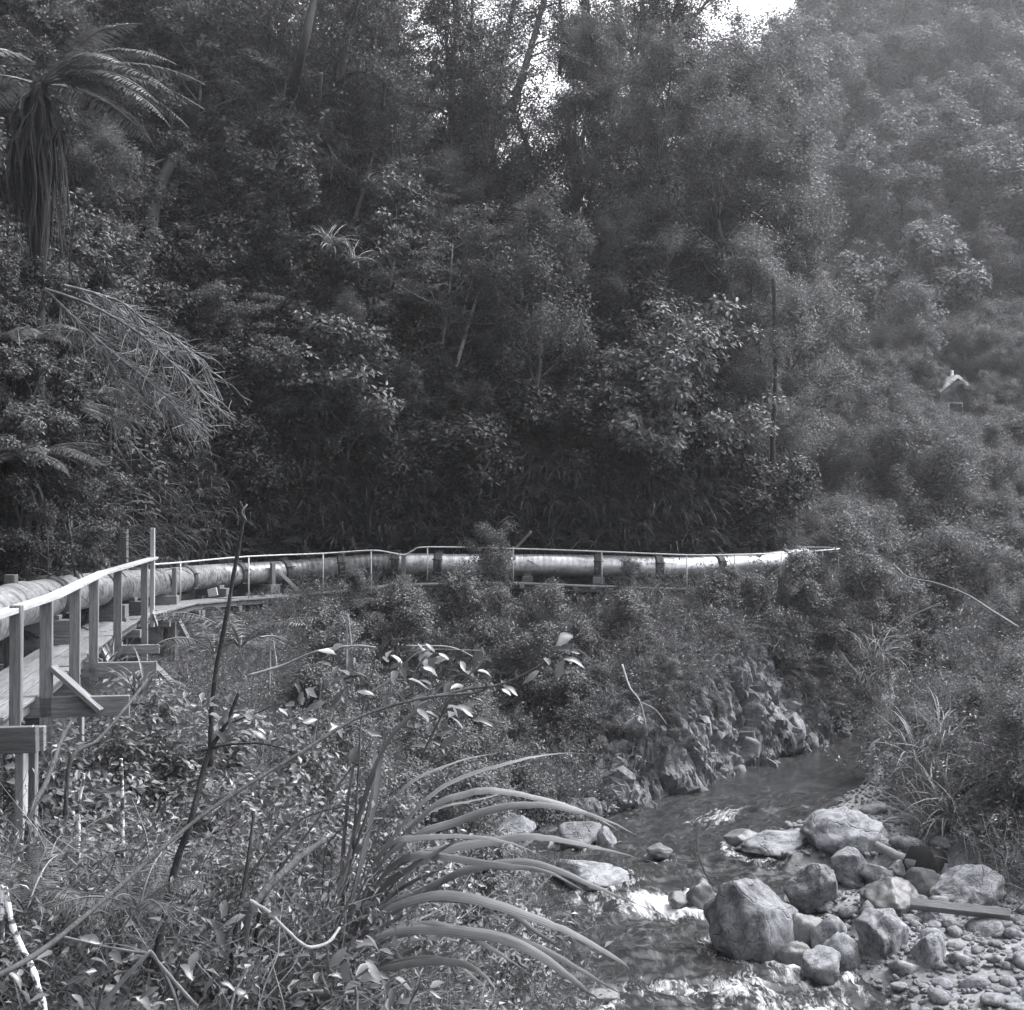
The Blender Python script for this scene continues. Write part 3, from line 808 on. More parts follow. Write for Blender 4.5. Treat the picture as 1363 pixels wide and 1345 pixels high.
BOULD = [
 # px, bottom y, width px, height px, water level there, seed, material, yaw, label
 (1015, 1268, 118, 112, -4.75, 3, 'rock_mid', 0.4, 'big dark-faced boulder with a pale sloping top at the edge of the rapids'),
 (1182, 1284, 92, 68, -4.75, 5, 'rock', 1.2, 'rounded blocky pale boulder beside the gravel'),
 (1133, 1142, 104, 64, -4.35, 8, 'rock', 0.2, 'large angular pale rock at the lip of the dark pool'),
 (1035, 1138, 104, 34, -4.40, 11, 'rock', -0.55, 'long low pale rock slanting out of the river below the pool'),
 (1092, 1195, 76, 56, -4.5, 13, 'rock_mid', 0.9, 'smooth domed boulder just below the long low rock'),
 (1138, 1170, 60, 40, -4.42, 17, 'rock', 0.3, 'jagged pale rock leaning against the domed boulder'),
 (1172, 1176, 44, 26, -4.42, 19, 'rock', 2.0, 'small tilted rock under the grey driftwood log'),
 (1204, 1168, 38, 24, -4.36, 23, 'rock', 0.0, 'small pale rock at the end of the driftwood log'),
 (1072, 1256, 60, 48, -4.72, 29, 'rock_dark', 0.7, 'wet dark rock right behind the big dark-faced boulder'),
 (1105, 1262, 54, 46, -4.72, 31, 'rock', 1.9, 'ragged rock with water sliding over it between the two big boulders'),
 (1058, 1284, 44, 32, -4.82, 37, 'rock_dark', 0.1, 'small black wet rock at the foot of the big boulder'),
 (1098, 1306, 66, 46, -4.85, 41, 'rock', 0.6, 'low pale rock nearest the bottom of the rapids'),
 (1128, 1288, 52, 46, -4.8, 43, 'rock', 2.6, 'upright grey rock tight against the rounded blocky boulder'),
 (1242, 1290, 56, 52, -4.7, 47, 'rock', 1.1, 'rounded grey boulder at the edge of the gravel beach'),
 (1303, 1203, 92, 46, -4.45, 53, 'rock', 0.5, 'broad domed rock behind the grey driftwood plank'),
 (1195, 1215, 80, 40, -4.5, 59, 'rock_dark', 1.4, 'dark low rock in front of the driftwood plank'),
 (1235, 1190, 60, 34, -4.4, 61, 'moss', 0.4, 'dark mossy rock under the bank beside the log'),
 (905, 1206, 38, 20, -4.7, 67, 'rock_dark', 0.2, 'small dark rock at the foot of the white fall'),
 (936, 1204, 44, 38, -4.68, 71, 'rock_dark', -0.6, 'dark pointed rock splitting the white fall'),
 (776, 1122, 62, 36, -4.42, 73, 'rock', 0.8, 'pale rock with a dark crack across the far channel'),
 (808, 1122, 30, 24, -4.42, 79, 'rock', 1.8, 'small pale rock touching the cracked one'),
 (785, 1178, 104, 32, -4.55, 83, 'rock', 0.15, 'wide flat slab left of the white fall'),
 (683, 1122, 80, 36, -4.40, 89, 'rock', 0.4, 'blocky pale rock behind the arching flax leaves'),
 (652, 1150, 60, 34, -4.45, 97, 'rock', 1.0, 'pale rock half hidden by the upper flax leaves'),
 (665, 1176, 70, 28, -4.5, 101, 'rock', 0.3, 'low pale slab behind the middle flax leaves'),
 (697, 1322, 70, 44, -4.86, 103, 'rock', 0.5, 'pale boulder near the bottom between the flax tips'),
 (712, 1240, 44, 30, -4.7, 107, 'rock', 2.2, 'grey boulder under the lower flax leaves'),
 (610, 1290, 66, 40, -4.7, 109, 'rock', 1.5, 'pale boulder behind the dead curled flax leaf'),
 (800, 1338, 46, 26, -4.9, 113, 'rock_dark', 0.5, 'dark wet stone in the rapids at the bottom edge'),
 (660, 1345, 60, 30, -4.9, 127, 'rock', 0.9, 'pale stone at the bottom edge below the flax'),
 (990, 1122, 44, 22, -4.38, 131, 'rock_dark', 0.6, 'wet rock where the riffle leaves the pool'),
 (880, 1140, 40, 18, -4.45, 137, 'rock_dark', 0.6, 'dark stone showing through the smooth water above the fall'),
]
for (px, yb, wpx, hpx, wz, sd, mt, yaw, lab) in BOULD:
    d = water_d(yb, wz)
    sx = wpx / FPX * d / 2 * 1.2; sz = hpx / FPX * d / 2 * 0.9
    x = (px - 681.5) / FPX * d
    o = link('boulder', rock_mesh('boulder', sd, 5 if wpx > 70 else 4, M[mt], 7 + (sd * 7) % 8, 0.13))
    o.scale = (sx, sx * random.uniform(0.75, 0.95), sz * 1.65)
    o.rotation_euler = (random.uniform(-.12, .12), random.uniform(-.12, .12), yaw if wpx < 100 else yaw * 0.5)
    BOULD_XY.append((x, d + sx * 0.75, sx, sx * 0.85))
    o.location = (x, d + sx * 0.75, wz + sz * 0.38)
    tag(o, lab, 'boulder', 'boulders in the river')

river()
# driftwood
def log_obj(name, pts, r0, r1, mat, label, cat, sides=12, seed=0, group=None):
    P = catmull(pts, 6); n = len(P)
    rr = np.linspace(r0, r1, n)
    v, q, t = tube(P, rr, sides)
    k = n * sides
    v = np.array(v)
    c = np.repeat(P, sides, axis=0)
    f = 1 + 0.16 * fbm(v[:k, 0] * 6, v[:k, 1] * 6, v[:k, 2] * 6, 3, seed)
    v[:k] = c + (v[:k] - c) * f[:, None]
    mb = MB(); mb.add(v - P[0], q, t)
    o = link(name, mb.mesh(name, mat)); o.location = P[0]
    tag(o, label, cat, group)
    return o
log_obj('driftwood_log', [tuple(pix(1166, 1124, 23.9)), tuple(pix(1190, 1138, 23.6)), tuple(pix(1220, 1152, 23.3))], 0.07, 0.12, M['drift'], 'pale split driftwood log resting on rocks by the bank', 'driftwood', seed=3)
log_obj('driftwood_log', [tuple(pix(1224, 1150, 23.2)), tuple(pix(1234, 1149, 23.6)), tuple(pix(1248, 1148, 24.2))], 0.30, 0.24, M['bark_dark'], 'dark hollow log end sticking out of the bank', 'driftwood', seed=5)
pl = timber('driftwood_plank', pix(1212, 1203, 21.3), pix(1345, 1218, 20.8), 0.13, 0.17, None, M['drift'], up=(0, -0.7, 0.6))
tag(pl, 'long grey driftwood plank lying across the gravel', 'driftwood')

# stones of the beach, each an object; finer gravel as stuff
stone_protos = [rock_mesh('stone', 200 + k, 2, M['rock'], 7, 0.08, 0.7) for k in range(8)]
stone_dark = [rock_mesh('stone', 300 + k, 2, M['rock_dark'], 7, 0.08, 0.7) for k in range(3)]
def scatter_stones(n, xr, yr, smin, smax, label, group, ok, seed):
    rng = np.random.default_rng(seed); made = 0; tries = 0; placed = []
    while made < n and tries < n * 40:
        tries += 1
        x, y = rng.uniform(*xr), rng.uniform(*yr)
        s = smin + (smax - smin) * rng.random() ** 2.4
        if not ok(x, y): continue
        if any((x - a) ** 2 + (y - b) ** 2 < (0.8 * (s + c)) ** 2 for a, b, c in placed): continue
        placed.append((x, y, s))
        z = Hs(x, y)
        o = link('stone', (stone_dark if rng.random() < 0.18 else stone_protos)[rng.integers(0, 3 if False else 3)] if rng.random() < 0.18 else stone_protos[rng.integers(0, 8)])
        o.location = (x, y, z + s * 0.25)
        o.scale = (s * rng.uniform(0.9, 1.4), s * rng.uniform(0.8, 1.1), s * rng.uniform(0.75, 1.1))
        o.rotation_euler = (rng.uniform(-.3, .3), rng.uniform(-.3, .3), rng.uniform(0, 6.28))
        tag(o, label, 'stone', group)
        made += 1
def inpx(x, y, a, b):
    p = 681.5 + x / y * FPX
    return a < p < b
scatter_stones(190, (4.9, 8.6), (17.2, 22.5), 0.05, 0.26, 'grey rounded stone lying on the gravel beach below the driftwood plank', 'stones of the gravel beach', lambda x, y: inpx(x, y, 1190, 1375), 5)
scatter_stones(90, (-2.6, 1.3), (17.0, 26.0), 0.05, 0.34, 'pale stone at the water edge behind the flax leaves', 'stones along the near water edge', lambda x, y: inpx(x, y, 540, 790), 6)
scatter_stones(75, (4.3, 8.6), (20.0, 27.0), 0.07, 0.36, 'grey stone wedged among the boulders below the pool', 'stones among the boulders', lambda x, y: inpx(x, y, 1030, 1330), 7)

# ------------------------------------------------------------------ plant builders
def bend_path(p0, d0, L, n, rng, wob=0.15, grav=0.0):
    p = np.array(p0, float); d = nrm(np.array(d0, float)); out = [p.copy()]
    for k in range(n):
        d = nrm(d + rng.normal(0, wob, 3) + np.array([0, 0, grav]))
        p = p + d * L / n
        out.append(p.copy())
    return np.array(out)

def tree_protos(kind, seed, h, cr, cb, limbs, clump_r, per, LL, LW, leaf, bark, lean=0.1, sparse=1.0, flat=0.62, up=0.35, tr=0.10, sub=4, shell=False, rn=0.55):
    """returns (trunk mesh, crown mesh) with the base at the origin"""
    rng = np.random.default_rng(seed)
    tb, cb_ = MB(), MB()
    tp = bend_path((0, 0, -0.4), (rng.normal(0, lean), rng.normal(0, lean), 1), h * 0.9 + 0.4, 10, rng, 0.06, 0.03)
    rad = np.linspace(tr, tr * 0.25, len(tp)); rad[0] *= 1.4
    tb.add(*tube(tp, rad, 7))
    centers = []
    for k in range(limbs):
        f = cb + (0.98 - cb) * (k + rng.random()) / limbs
        i = f * (len(tp) - 1); i0 = min(int(i), len(tp) - 2); p = tp[i0] + (tp[i0 + 1] - tp[i0]) * (i - i0)
        az = k * 2.4 + rng.uniform(-.5, .5)
        rel = (f - cb) / (1 - cb)
        prof = math.sqrt(max(0.12, 1 - (rel * 1.25 - 0.42) ** 2 / 0.75))
        Lk = cr * prof * rng.uniform(0.65, 1.15)
        e = up + 0.5 * rel + rng.uniform(-.2, .2)
        lp = bend_path(p, (math.cos(az) * math.cos(e), math.sin(az) * math.cos(e), math.sin(e)), Lk, 5, rng, 0.16, 0.02)
        r0 = tr * (0.45 - 0.2 * rel)
        tb.add(*tube(lp, np.linspace(r0, r0 * 0.25, len(lp)), 5))
        for j in range(sub):
            q = lp[rng.integers(2, len(lp))]
            a2 = rng.normal(0, 1, 3); a2[2] = abs(a2[2]) * 0.5 + 0.1
            tw = bend_path(q, nrm(lp[-1] - lp[0]) * 0.8 + nrm(a2), cr * rng.uniform(0.22, 0.5), 3, rng, 0.2, 0.0)
            tb.add(*tube(tw, np.linspace(r0 * 0.3, r0 * 0.1, len(tw)), 4))
            centers.append(tw[-1])
            if rng.random() < 0.5: centers.append(tw[1])
        centers.append(lp[-1])
    centers = np.array(centers)
    mid = np.array([tp[-1][0] * 0.6, tp[-1][1] * 0.6, h * (cb + 0.35 * (1 - cb))])
    allP, allN, allD, sc = [], [], [], []
    for c in centers:
        n = int(per * rng.uniform(0.5, 1.4) * sparse)
        rc = clump_r * rng.uniform(0.6, 1.3)
        off = rng.normal(0, 1, (n, 3)); off = nrm(off) * (rng.random((n, 1)) ** (0.28 if shell else 0.5))
        off[:, 2] *= flat
        P = c + off * rc
        out = nrm(nrm(off + 1e-6) + 0.45 * nrm(P - mid))
        N = nrm(out * 0.75 + np.array([0, 0, 0.55]) + rnd_dir(n, rng) * rn)
        D = nrm(np.cross(N, rnd_dir(n, rng)) + out * 0.35 + np.array([0, 0, -0.25]))
        allP.append(P); allN.append(N); allD.append(D); sc.append(rng.uniform(0.6, 1.25, n))
    P, N, D, S = map(np.concatenate, (allP, allN, allD, sc))
    cb_.add(*leaves(P, D, N, LL * S, LW * S, 0.14))
    return tb.mesh(kind + '_trunk', bark), cb_.mesh(kind + '_crown', leaf, False)

def fern_frond(mb, base, az, el0, L, rng, wid=0.22, pairs=26, droop=1.3, sway=0.0, fill=1.0):
    """arching frond with narrow drooping pinnae"""
    n = 12
    p = np.array(base, float); out = [p.copy()]
    e = el0
    for k in range(n):
        e -= droop / n
        a = az + sway * k / n
        p = p + np.array([math.cos(a) * math.cos(e), math.sin(a) * math.cos(e), math.sin(e)]) * L / n
        out.append(p.copy())
    R = catmull(out, 2)
    mb.add(*tube(R, np.linspace(0.012, 0.003, len(R)) * max(L, 0.5), 4), m=1)
    tt = np.linspace(0.12, 0.985, pairs)
    idx = tt * (len(R) - 1)
    P = np.stack([np.interp(idx, np.arange(len(R)), R[:, k]) for k in range(3)], 1)
    T = nrm(np.gradient(P, axis=0))
    S = nrm(np.cross(T, np.array([0, 0, 1.0])))
    Nn = np.cross(S, T)
    prof = np.sin(np.clip(tt * 1.06, 0, 1) ** 0.75 * math.pi) ** 0.7 * wid * L + 0.01
    for sg in (-1, 1):
        D = S * sg + T * 0.45 - Nn * 0.25 + rng.normal(0, 0.06, P.shape)
        w_ = np.full(len(P), L / pairs * 0.62 * fill)
        v, q = leaves(P, D, Nn + rng.normal(0, .12, P.shape), prof * rng.uniform(0.85, 1.1, len(P)), w_, 0.1, 0.12)
        mb.add(v, q)

def strap(mb, path, width, twist=0.0, keel=0.2, m=0, side0=None):
    """long folded strap leaf along path"""
    P = np.asarray(path, float); n = len(P)
    T = nrm(np.gradient(P, axis=0))
    S = nrm(np.cross(T, np.array([0, 0, 1.0])) + 1e-6) if side0 is None else nrm(np.broadcast_to(side0, T.shape) - T * np.sum(T * side0, 1, keepdims=True))
    N = np.cross(S, T)
    tw = np.linspace(0, twist, n)[:, None]
    S2 = S * np.cos(tw) + N * np.sin(tw); N2 = np.cross(S2, T)
    s = np.linspace(0, 1, n)
    w_ = (width * np.clip(np.minimum(0.55 + s * 1.6, 1.0) * (1 - np.clip((s - 0.40) / 0.55, 0, 1) ** 1.7), 0.02, 1))[:, None]
    a = P + S2 * w_ / 2 + N2 * w_ * keel; b = P; c = P - S2 * w_ / 2 + N2 * w_ * keel
    v = np.stack([a, b, c], 1).reshape(-1, 3)
    i = np.arange(n - 1) * 3
    q = np.concatenate([np.stack([i, i + 1, i + 4, i + 3], 1), np.stack([i + 1, i + 2, i + 5, i + 4], 1)])
    mb.add(v, q, m=m)

# prototypes (meshes shared by all copies)
FOREST = [tree_protos('forest_tree', 400 + k, 6.5, 2.3, 0.30, 13, 0.50, 150, 0.17, 0.085, M['leaf_forest'], M['bark'], 0.12) for k in range(5)]
FOREST2 = [tree_protos('large_leaved_tree', 410 + k, 6.5, 2.5, 0.30, 12, 0.50, 70, 0.27, 0.12, M['leaf_broad'], M['bark_pale'], 0.25, 1.0, 0.55, 0.45, 0.09) for k in range(2)] + [tree_protos('layered_tree', 415 + k, 7.0, 2.7, 0.35, 9, 0.62, 190, 0.12, 0.06, M['leaf_forest'], M['bark_pale'], 0.25, 1.0, 0.22, 0.15, 0.08) for k in range(3)]
FINE = [tree_protos('fine_tree', 420 + k, 6.5, 2.0, 0.22, 15, 0.52, 260, 0.11, 0.036, M['leaf_pale'], M['bark'], 0.08, 1.0, 0.9, 0.6) for k in range(3)]
BROAD = [tree_protos('broadleaf_tree', 440 + k, 5.0, 2.6, 0.25, 12, 0.52, 95, 0.21, 0.10, M['leaf_broad'], M['bark'], 0.1, 1.0, 0.6) for k in range(3)]
SKY = [tree_protos('ridge_tree', 460 + k, 10.5, 3.0, 0.20, 16, 0.60, 62, 0.14, 0.075, M['leaf_forest'], M['bark'], 0.14, 1.0, 0.5, 0.75, 0.14) for k in range(5)]
SHRUB = [tree_protos('shrub', 480 + k, 1.9, 1.15, 0.08, 13, 0.34, 130, 0.085, 0.042, M['leaf_bank'], M['twig'], 0.2, 1.0, 0.75, 0.7, 0.035, 3) for k in range(5)]
PSHRUB = [tree_protos('pale_shrub', 500 + k, 3.0, 1.7, 0.05, 15, 0.42, 180, 0.10, 0.042, M['leaf_fluffy'], M['twig'], 0.15, 1.0, 0.9, 0.75, 0.05, 3) for k in range(4)]
FAR = [tree_protos('hillside_tree', 520 + k, 9.0, 3.5, 0.22, 19, 0.85, 170, 0.27, 0.19, M['leaf_hazed'], M['bark'], 0.08, 1.0, 0.72, 0.4, 0.18, 3, True, 0.2) for k in range(6)]

NSHRUB = [tree_protos('near_shrub', 740 + k, 1.0, 0.6, 0.05, 11, 0.17, 30, 0.066, 0.035, M['leaf_near'], M['twig'], 0.25, 1.0, 0.8, 0.6, 0.010, 4) for k in range(5)]
def fern_mesh(seed, nf, L, mats, droop=1.3, wid=0.2, el=(0.6, 1.1), pairs=26):
    rng = np.random.default_rng(seed); mb = MB()
    for k in range(nf):
        fern_frond(mb, (0, 0, 0.05), k * 6.283 / nf + rng.uniform(-.3, .3), rng.uniform(*el), L * rng.uniform(0.7, 1.15), rng, wid, pairs, droop * rng.uniform(0.8, 1.25))
    return mb.mesh('fern', mats, False)
FERN = [fern_mesh(600 + k, 9, 1.0, [M['fern'], M['twig']]) for k in range(3)]

def grass_mesh(seed, n, L, wd, mat, arch=1.6, spread=0.12):
    rng = np.random.default_rng(seed); mb = MB()
    for k in range(n):
        a = rng.uniform(0, 6.283); e = rng.uniform(0.7, 1.45); ln = L * rng.uniform(0.5, 1.15); p = np.array([rng.normal(0, spread), rng.normal(0, spread), 0])
        out = [p.copy()]; dr = arch * rng.uniform(0.6, 1.3)
        for j in range(7):
            p = p + np.array([math.cos(a) * math.cos(e), math.sin(a) * math.cos(e), math.sin(e)]) * ln / 7
            e -= dr / 7; out.append(p.copy())
        strap(mb, np.array(out), wd * rng.uniform(0.7, 1.2), rng.uniform(-.5, .5), 0.15)
    return mb.mesh('grass_tuft', mat, False)
TUFT = [grass_mesh(620 + k, 46, 1.1, 0.018, M['grass']) for k in range(3)]
HANG = [grass_mesh(630 + k, 60, 1.3, 0.035, M['dead'], 2.9, 0.3) for k in range(2)]
STRAP = [grass_mesh(640 + k, 34, 1.2, 0.045, M['leaf_bank'], 1.7, 0.1) for k in range(2)]

def tangle_mesh(seed, nst, Hh, nleaf, LL, LW, leaf, spread=0.5):
    """scrub: thin crossing stems with small leaves"""
    rng = np.random.default_rng(seed); mb = MB(); P = []; 
    for k in range(nst):
        a = rng.uniform(0, 6.283); e = rng.uniform(0.2, 1.4)
        b = (rng.normal(0, spread), rng.normal(0, spread), rng.uniform(-0.1, 0.25) * Hh)
        pth = bend_path(b, (math.cos(a) * math.cos(e), math.sin(a) * math.cos(e), math.sin(e)), Hh * rng.uniform(0.4, 1.3), 6, rng, 0.17, -0.04)
        r = rng.uniform(0.002, 0.007)
        mb.add(*tube(pth, np.linspace(r, r * 0.4, 7), 3, False), m=1)
        for j in (2, 3, 4, 5, 6):
            if rng.random() < 0.45:
                tw = bend_path(pth[j], rng.normal(0, 1, 3) + np.array([0, 0, 0.4]), Hh * rng.uniform(0.1, 0.3), 3, rng, 0.2, 0)
                mb.add(*tube(tw, np.linspace(r * 0.5, r * 0.25, 4), 3, False), m=1); P.append(tw[-1]); P.append(tw[2])
        P.append(pth[-1]); P.append(pth[-2])
    P = np.array(P); c = P[rng.integers(0, len(P), nleaf)] + rng.normal(0, 0.035, (nleaf, 3))
    N = nrm(np.array([0, 0, 0.7]) + rnd_dir(nleaf, rng) * 0.9); D = nrm(np.cross(N, rnd_dir(nleaf, rng)))
    s = rng.uniform(0.5, 1.3, nleaf)
    mb.add(*leaves(c, D, N, LL * s, LW * s, 0.2, 0.1), m=0)
    return mb.mesh('scrub', [leaf, M['twig']], False)
TANGLE = [tangle_mesh(660 + k, 75, 1.0, 900, 0.05, 0.020, M['leaf_near']) for k in range(4)]
LEAFY = [tangle_mesh(680 + k, 40, 0.8, 1300, 0.075, 0.036, M['leaf_near']) for k in range(3)]
NEARL = [tangle_mesh(720 + k, 26, 0.5, 330, 0.060, 0.030, M['leaf_near'], 0.3) for k in range(4)]
BARE = [tangle_mesh(690 + k, 110, 1.0, 200, 0.04, 0.014, M['grass']) for k in range(2)]
UNDER = [fern_mesh(615 + k, 9, 1.0, [M['leaf_shaded'], M['bark_dark']]) for k in range(3)] + [tree_protos('seedling', 625 + k, 1.6, 1.0, 0.08, 10, 0.34, 70, 0.12, 0.06, M['leaf_shaded'], M['bark_dark'], 0.2, 1.0, 0.75, 0.7, 0.03, 3)[1] for k in range(3)]
FERNS = [fern_mesh(610 + k, 7, 0.7, [M['fern'], M['twig']], 1.1, 0.22, (0.5, 1.2), 30) for k in range(2)]

# ------------------------------------------------------------------ stuff scattered with geometry nodes
def scatter(name, meshes, pts, rots, scales, label, picks=None):
    pts = np.asarray(pts, float); n = len(pts)
    col = bpy.data.collections.new(name + '_kinds')
    for i, me in enumerate(meshes):
        po = bpy.data.objects.new('%s_kind_%02d' % (name, i), me); col.objects.link(po)
    me = bpy.data.meshes.new(name); me.from_pydata([tuple(p) for p in pts], [], [])
    a = me.attributes.new('rot', 'FLOAT_VECTOR', 'POINT'); a.data.foreach_set('vector', np.asarray(rots, np.float32).ravel())
    a = me.attributes.new('scl', 'FLOAT', 'POINT'); a.data.foreach_set('value', np.asarray(scales, np.float32).ravel())
    a = me.attributes.new('pick', 'INT', 'POINT'); a.data.foreach_set('value', (RNG.integers(0, len(meshes), n) if picks is None else np.asarray(picks)).astype(np.int32))
    o = link(name, me)
    ng = bpy.data.node_groups.new(name + '_nodes', 'GeometryNodeTree')
    ng.interface.new_socket('Geometry', in_out='INPUT', socket_type='NodeSocketGeometry')
    ng.interface.new_socket('Geometry', in_out='OUTPUT', socket_type='NodeSocketGeometry')
    N = ng.nodes; Lk = ng.links
    gi, go = N.new('NodeGroupInput'), N.new('NodeGroupOutput')
    ci = N.new('GeometryNodeCollectionInfo'); ci.inputs['Collection'].default_value = col
    ci.inputs['Separate Children'].default_value = True; ci.inputs['Reset Children'].default_value = True
    ip = N.new('GeometryNodeInstanceOnPoints'); ip.inputs['Pick Instance'].default_value = True
    def attr(nm, ty):
        x = N.new('GeometryNodeInputNamedAttribute'); x.data_type = ty; x.inputs['Name'].default_value = nm
        return x.outputs['Attribute']
    e2r = N.new('FunctionNodeEulerToRotation')
    Lk.new(attr('rot', 'FLOAT_VECTOR'), e2r.inputs[0])
    Lk.new(gi.outputs[0], ip.inputs['Points']); Lk.new(ci.outputs[0], ip.inputs['Instance'])
    Lk.new(e2r.outputs[0], ip.inputs['Rotation']); Lk.new(attr('scl', 'FLOAT'), ip.inputs['Scale']); Lk.new(attr('pick', 'INT'), ip.inputs['Instance Index'])
    Lk.new(ip.outputs[0], go.inputs[0])
    md = o.modifiers.new('scatter', 'NODES'); md.node_group = ng
    tag(o, label, kind='stuff')
    return o
def ground_pts(n, xr, yr, ok, seed, pxr=(-60, 1430)):
    rng = np.random.default_rng(seed)
    X, Y = rng.uniform(*xr, n), rng.uniform(*yr, n)
    px = 681.5 + X / np.maximum(Y, 0.1) * FPX
    m = (px > pxr[0]) & (px < pxr[1])
    X, Y, px = X[m], Y[m], px[m]
    m = ok(X, Y, px)
    return X[m], Y[m]
def rots(n, rng, tilt=0.2): return np.stack([rng.normal(0, tilt, n), rng.normal(0, tilt, n), rng.uniform(0, 6.283, n)], 1)

def river_ld(X, Y):
    sr, tr = polydist(RIVER, X, Y); return np.abs(sr) - np.interp(tr, np.arange(len(RIVER)), R_HW), sr
def pipe_sd(X, Y): return polydist(_pc, X, Y)[0]
rngS = np.random.default_rng(77)

# understorey of the forest slope
X, Y = ground_pts(6000, (-26, 13), (14, 62), lambda x, y, p: pipe_sd(x, y) > 1.3, 1)
Z = H(X, Y); n = len(X)
pk = rngS.integers(0, 6, n)
scatter('undergrowth', UNDER, np.stack([X, Y, Z], 1), rots(n, rngS, 0.25), rngS.uniform(0.7, 1.5, n), 'ferns and seedlings covering the forest slope, coloured dark to imitate shade', pk)
# hanging dead fern over the cut bank
X, Y = ground_pts(32000, (-16, 11), (14, 50), lambda x, y, p: (pipe_sd(x, y) > 1.0) & (pipe_sd(x, y) < 2.7), 2)
Z = H(X, Y); n = len(X)
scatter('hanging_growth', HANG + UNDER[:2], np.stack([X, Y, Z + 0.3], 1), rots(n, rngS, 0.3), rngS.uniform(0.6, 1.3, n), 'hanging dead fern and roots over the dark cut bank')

# river bank scrub, far side below the walkway
def okfar(x, y, p):
    ld, sr = river_ld(x, y); sd = pipe_sd(x, y)
    cl = (sd < -4.5) & (x > 1.8) & (y > 26)
    return (sd < -0.9) & (sr > 0) & (ld > np.where((x > -0.5) & (y > 24.4) & (y < 36), np.where(x > 1.6, 1.45, 0.8), 0.12)) & (y > 11) & (~cl | (np.random.default_rng(3).random(len(x)) < 0.5))
X, Y = ground_pts(12000, (-9, 15), (11, 56), okfar, 3)
Z = H(X, Y); n = len(X)
PX_ = 681.5 + X / Y * FPX; k_ = np.where((PX_ < 425) & (pipe_sd(X, Y) > -4.0), 0.8, np.where((PX_ > 570) & (PX_ < 840) & (pipe_sd(X, Y) > -2.8), 0.4, 1.0))
scatter('bank_scrub', LEAFY + TANGLE[:2] + FERN[:2] + TUFT[:1], np.stack([X, Y, Z - 0.05], 1), rots(n, rngS), rngS.uniform(0.55, 1.15, n) * k_, 'tangled scrub and fern on the bank below the walkway')
# right bank
def okright(x, y, p):
    ld, sr = river_ld(x, y); gw = np.interp(y, [14, 24, 28, 33], [3.9, 3.3, 1.5, 0.5])
    return (sr < 0) & (ld > gw)
X, Y = ground_pts(5200, (5, 32), (15, 66), okright, 4)
Z = H(X, Y); n = len(X)
scatter('right_bank_scrub', LEAFY + TANGLE[:2] + TUFT[:2] + FERN[:1], np.stack([X, Y, Z - 0.05], 1), rots(n, rngS), rngS.uniform(0.7, 1.6, n), 'pale tangled scrub and grass on the right bank')
# foot of the far hillside
X, Y = ground_pts(6000, (9, 45), (46, 92), lambda x, y, p: (pipe_sd(x, y) < -1.2) & ((river_ld(x, y)[0] > 0.6) | (y > 51)) & ~((np.abs(p - 1284) < 14 + 1.3 / y * FPX) & (y > 66) & (y < 73)), 8)
Z = np.where(Y > 54, np.maximum(F(X, Y), np.where((Y < 75) & (X < 33), H(X, Y), -9)), H(X, Y)); n = len(X)
scatter('hillside_scrub', LEAFY + [s[1] for s in PSHRUB[:3]], np.stack([X, Y, Z - 0.1], 1), rots(n, rngS), rngS.uniform(0.5, 1.3, n) * np.interp(Y, [46, 80], [0.8, 1.4]) * 0.6, 'pale low scrub at the foot of the far hillside')
# near slope scrub
def oknear(x, y, p):
    ld, sr = river_ld(x, y); r = np.random.default_rng(9).random(len(x))
    lim = np.interp(y, [4, 6, 9, 14, 20], [430, 470, 540, 600, 640])
    return (sr > 0) & (ld > 0.6) & (p < lim) & (pipe_sd(x, y) < -0.9)
X, Y = ground_pts(5200, (-7.5, 0.8), (5.2, 21), oknear, 5)
Z = H(X, Y); n = len(X)
sc = rngS.uniform(0.6, 1.05, n) * np.interp(Y, [4, 7, 12, 20], [0.7, 0.85, 1.0, 1.1])
scatter('near_scrub', NEARL + NEARL + NEARL + TANGLE[:2] + LEAFY[:2] + BARE + FERNS + FERNS, np.stack([X, Y, Z - 0.05], 1), rots(n, rngS), sc, 'tangled dry scrub, bracken and leaves on the near slope')
# fine gravel
def okgr(x, y, p):
    ld, sr = river_ld(x, y); return (ld > -0.5) & (ld < 3.6)
X, Y = ground_pts(12000, (-3, 9), (16, 30), okgr, 6, (520, 1400))
Z = H(X, Y); n = len(X)
scatter('gravel', stone_protos, np.stack([X, Y, Z + 0.01], 1), rots(n, rngS, 0.4), rngS.uniform(0.02, 0.075, n), 'grey gravel and pebbles along the river')

# ------------------------------------------------------------------ trees and shrubs: every one an object with trunk and crown
def plant(name, proto, loc, s, rz, label, cat, group, tilt=(0, 0), sz=1.0):
    r = empty(name, loc, rz)
    r.rotation_euler = (tilt[0], tilt[1], rz)
    r.scale = (s, s, s * sz)
    r['label'] = label; r['category'] = cat
    if group: r['group'] = group
    link('trunk', proto[0], r); link('crown', proto[1], r)
    return r

def poisson(xr, yr, rad, ok, seed, tries=5000):
    rng = np.random.default_rng(seed); pts = []
    X, Y = rng.uniform(*xr, tries), rng.uniform(*yr, tries)
    m = ok(X, Y)
    for x, y in zip(X[m], Y[m]):
        if all((x - a) ** 2 + (y - b) ** 2 > rad * rad for a, b in pts): pts.append((x, y))
    return pts
def vis(x, y, a=-90, b=1450):
    p = 681.5 + x / np.maximum(y, 0.1) * FPX
    return (p > a) & (p < b)
rt = np.random.default_rng(99)
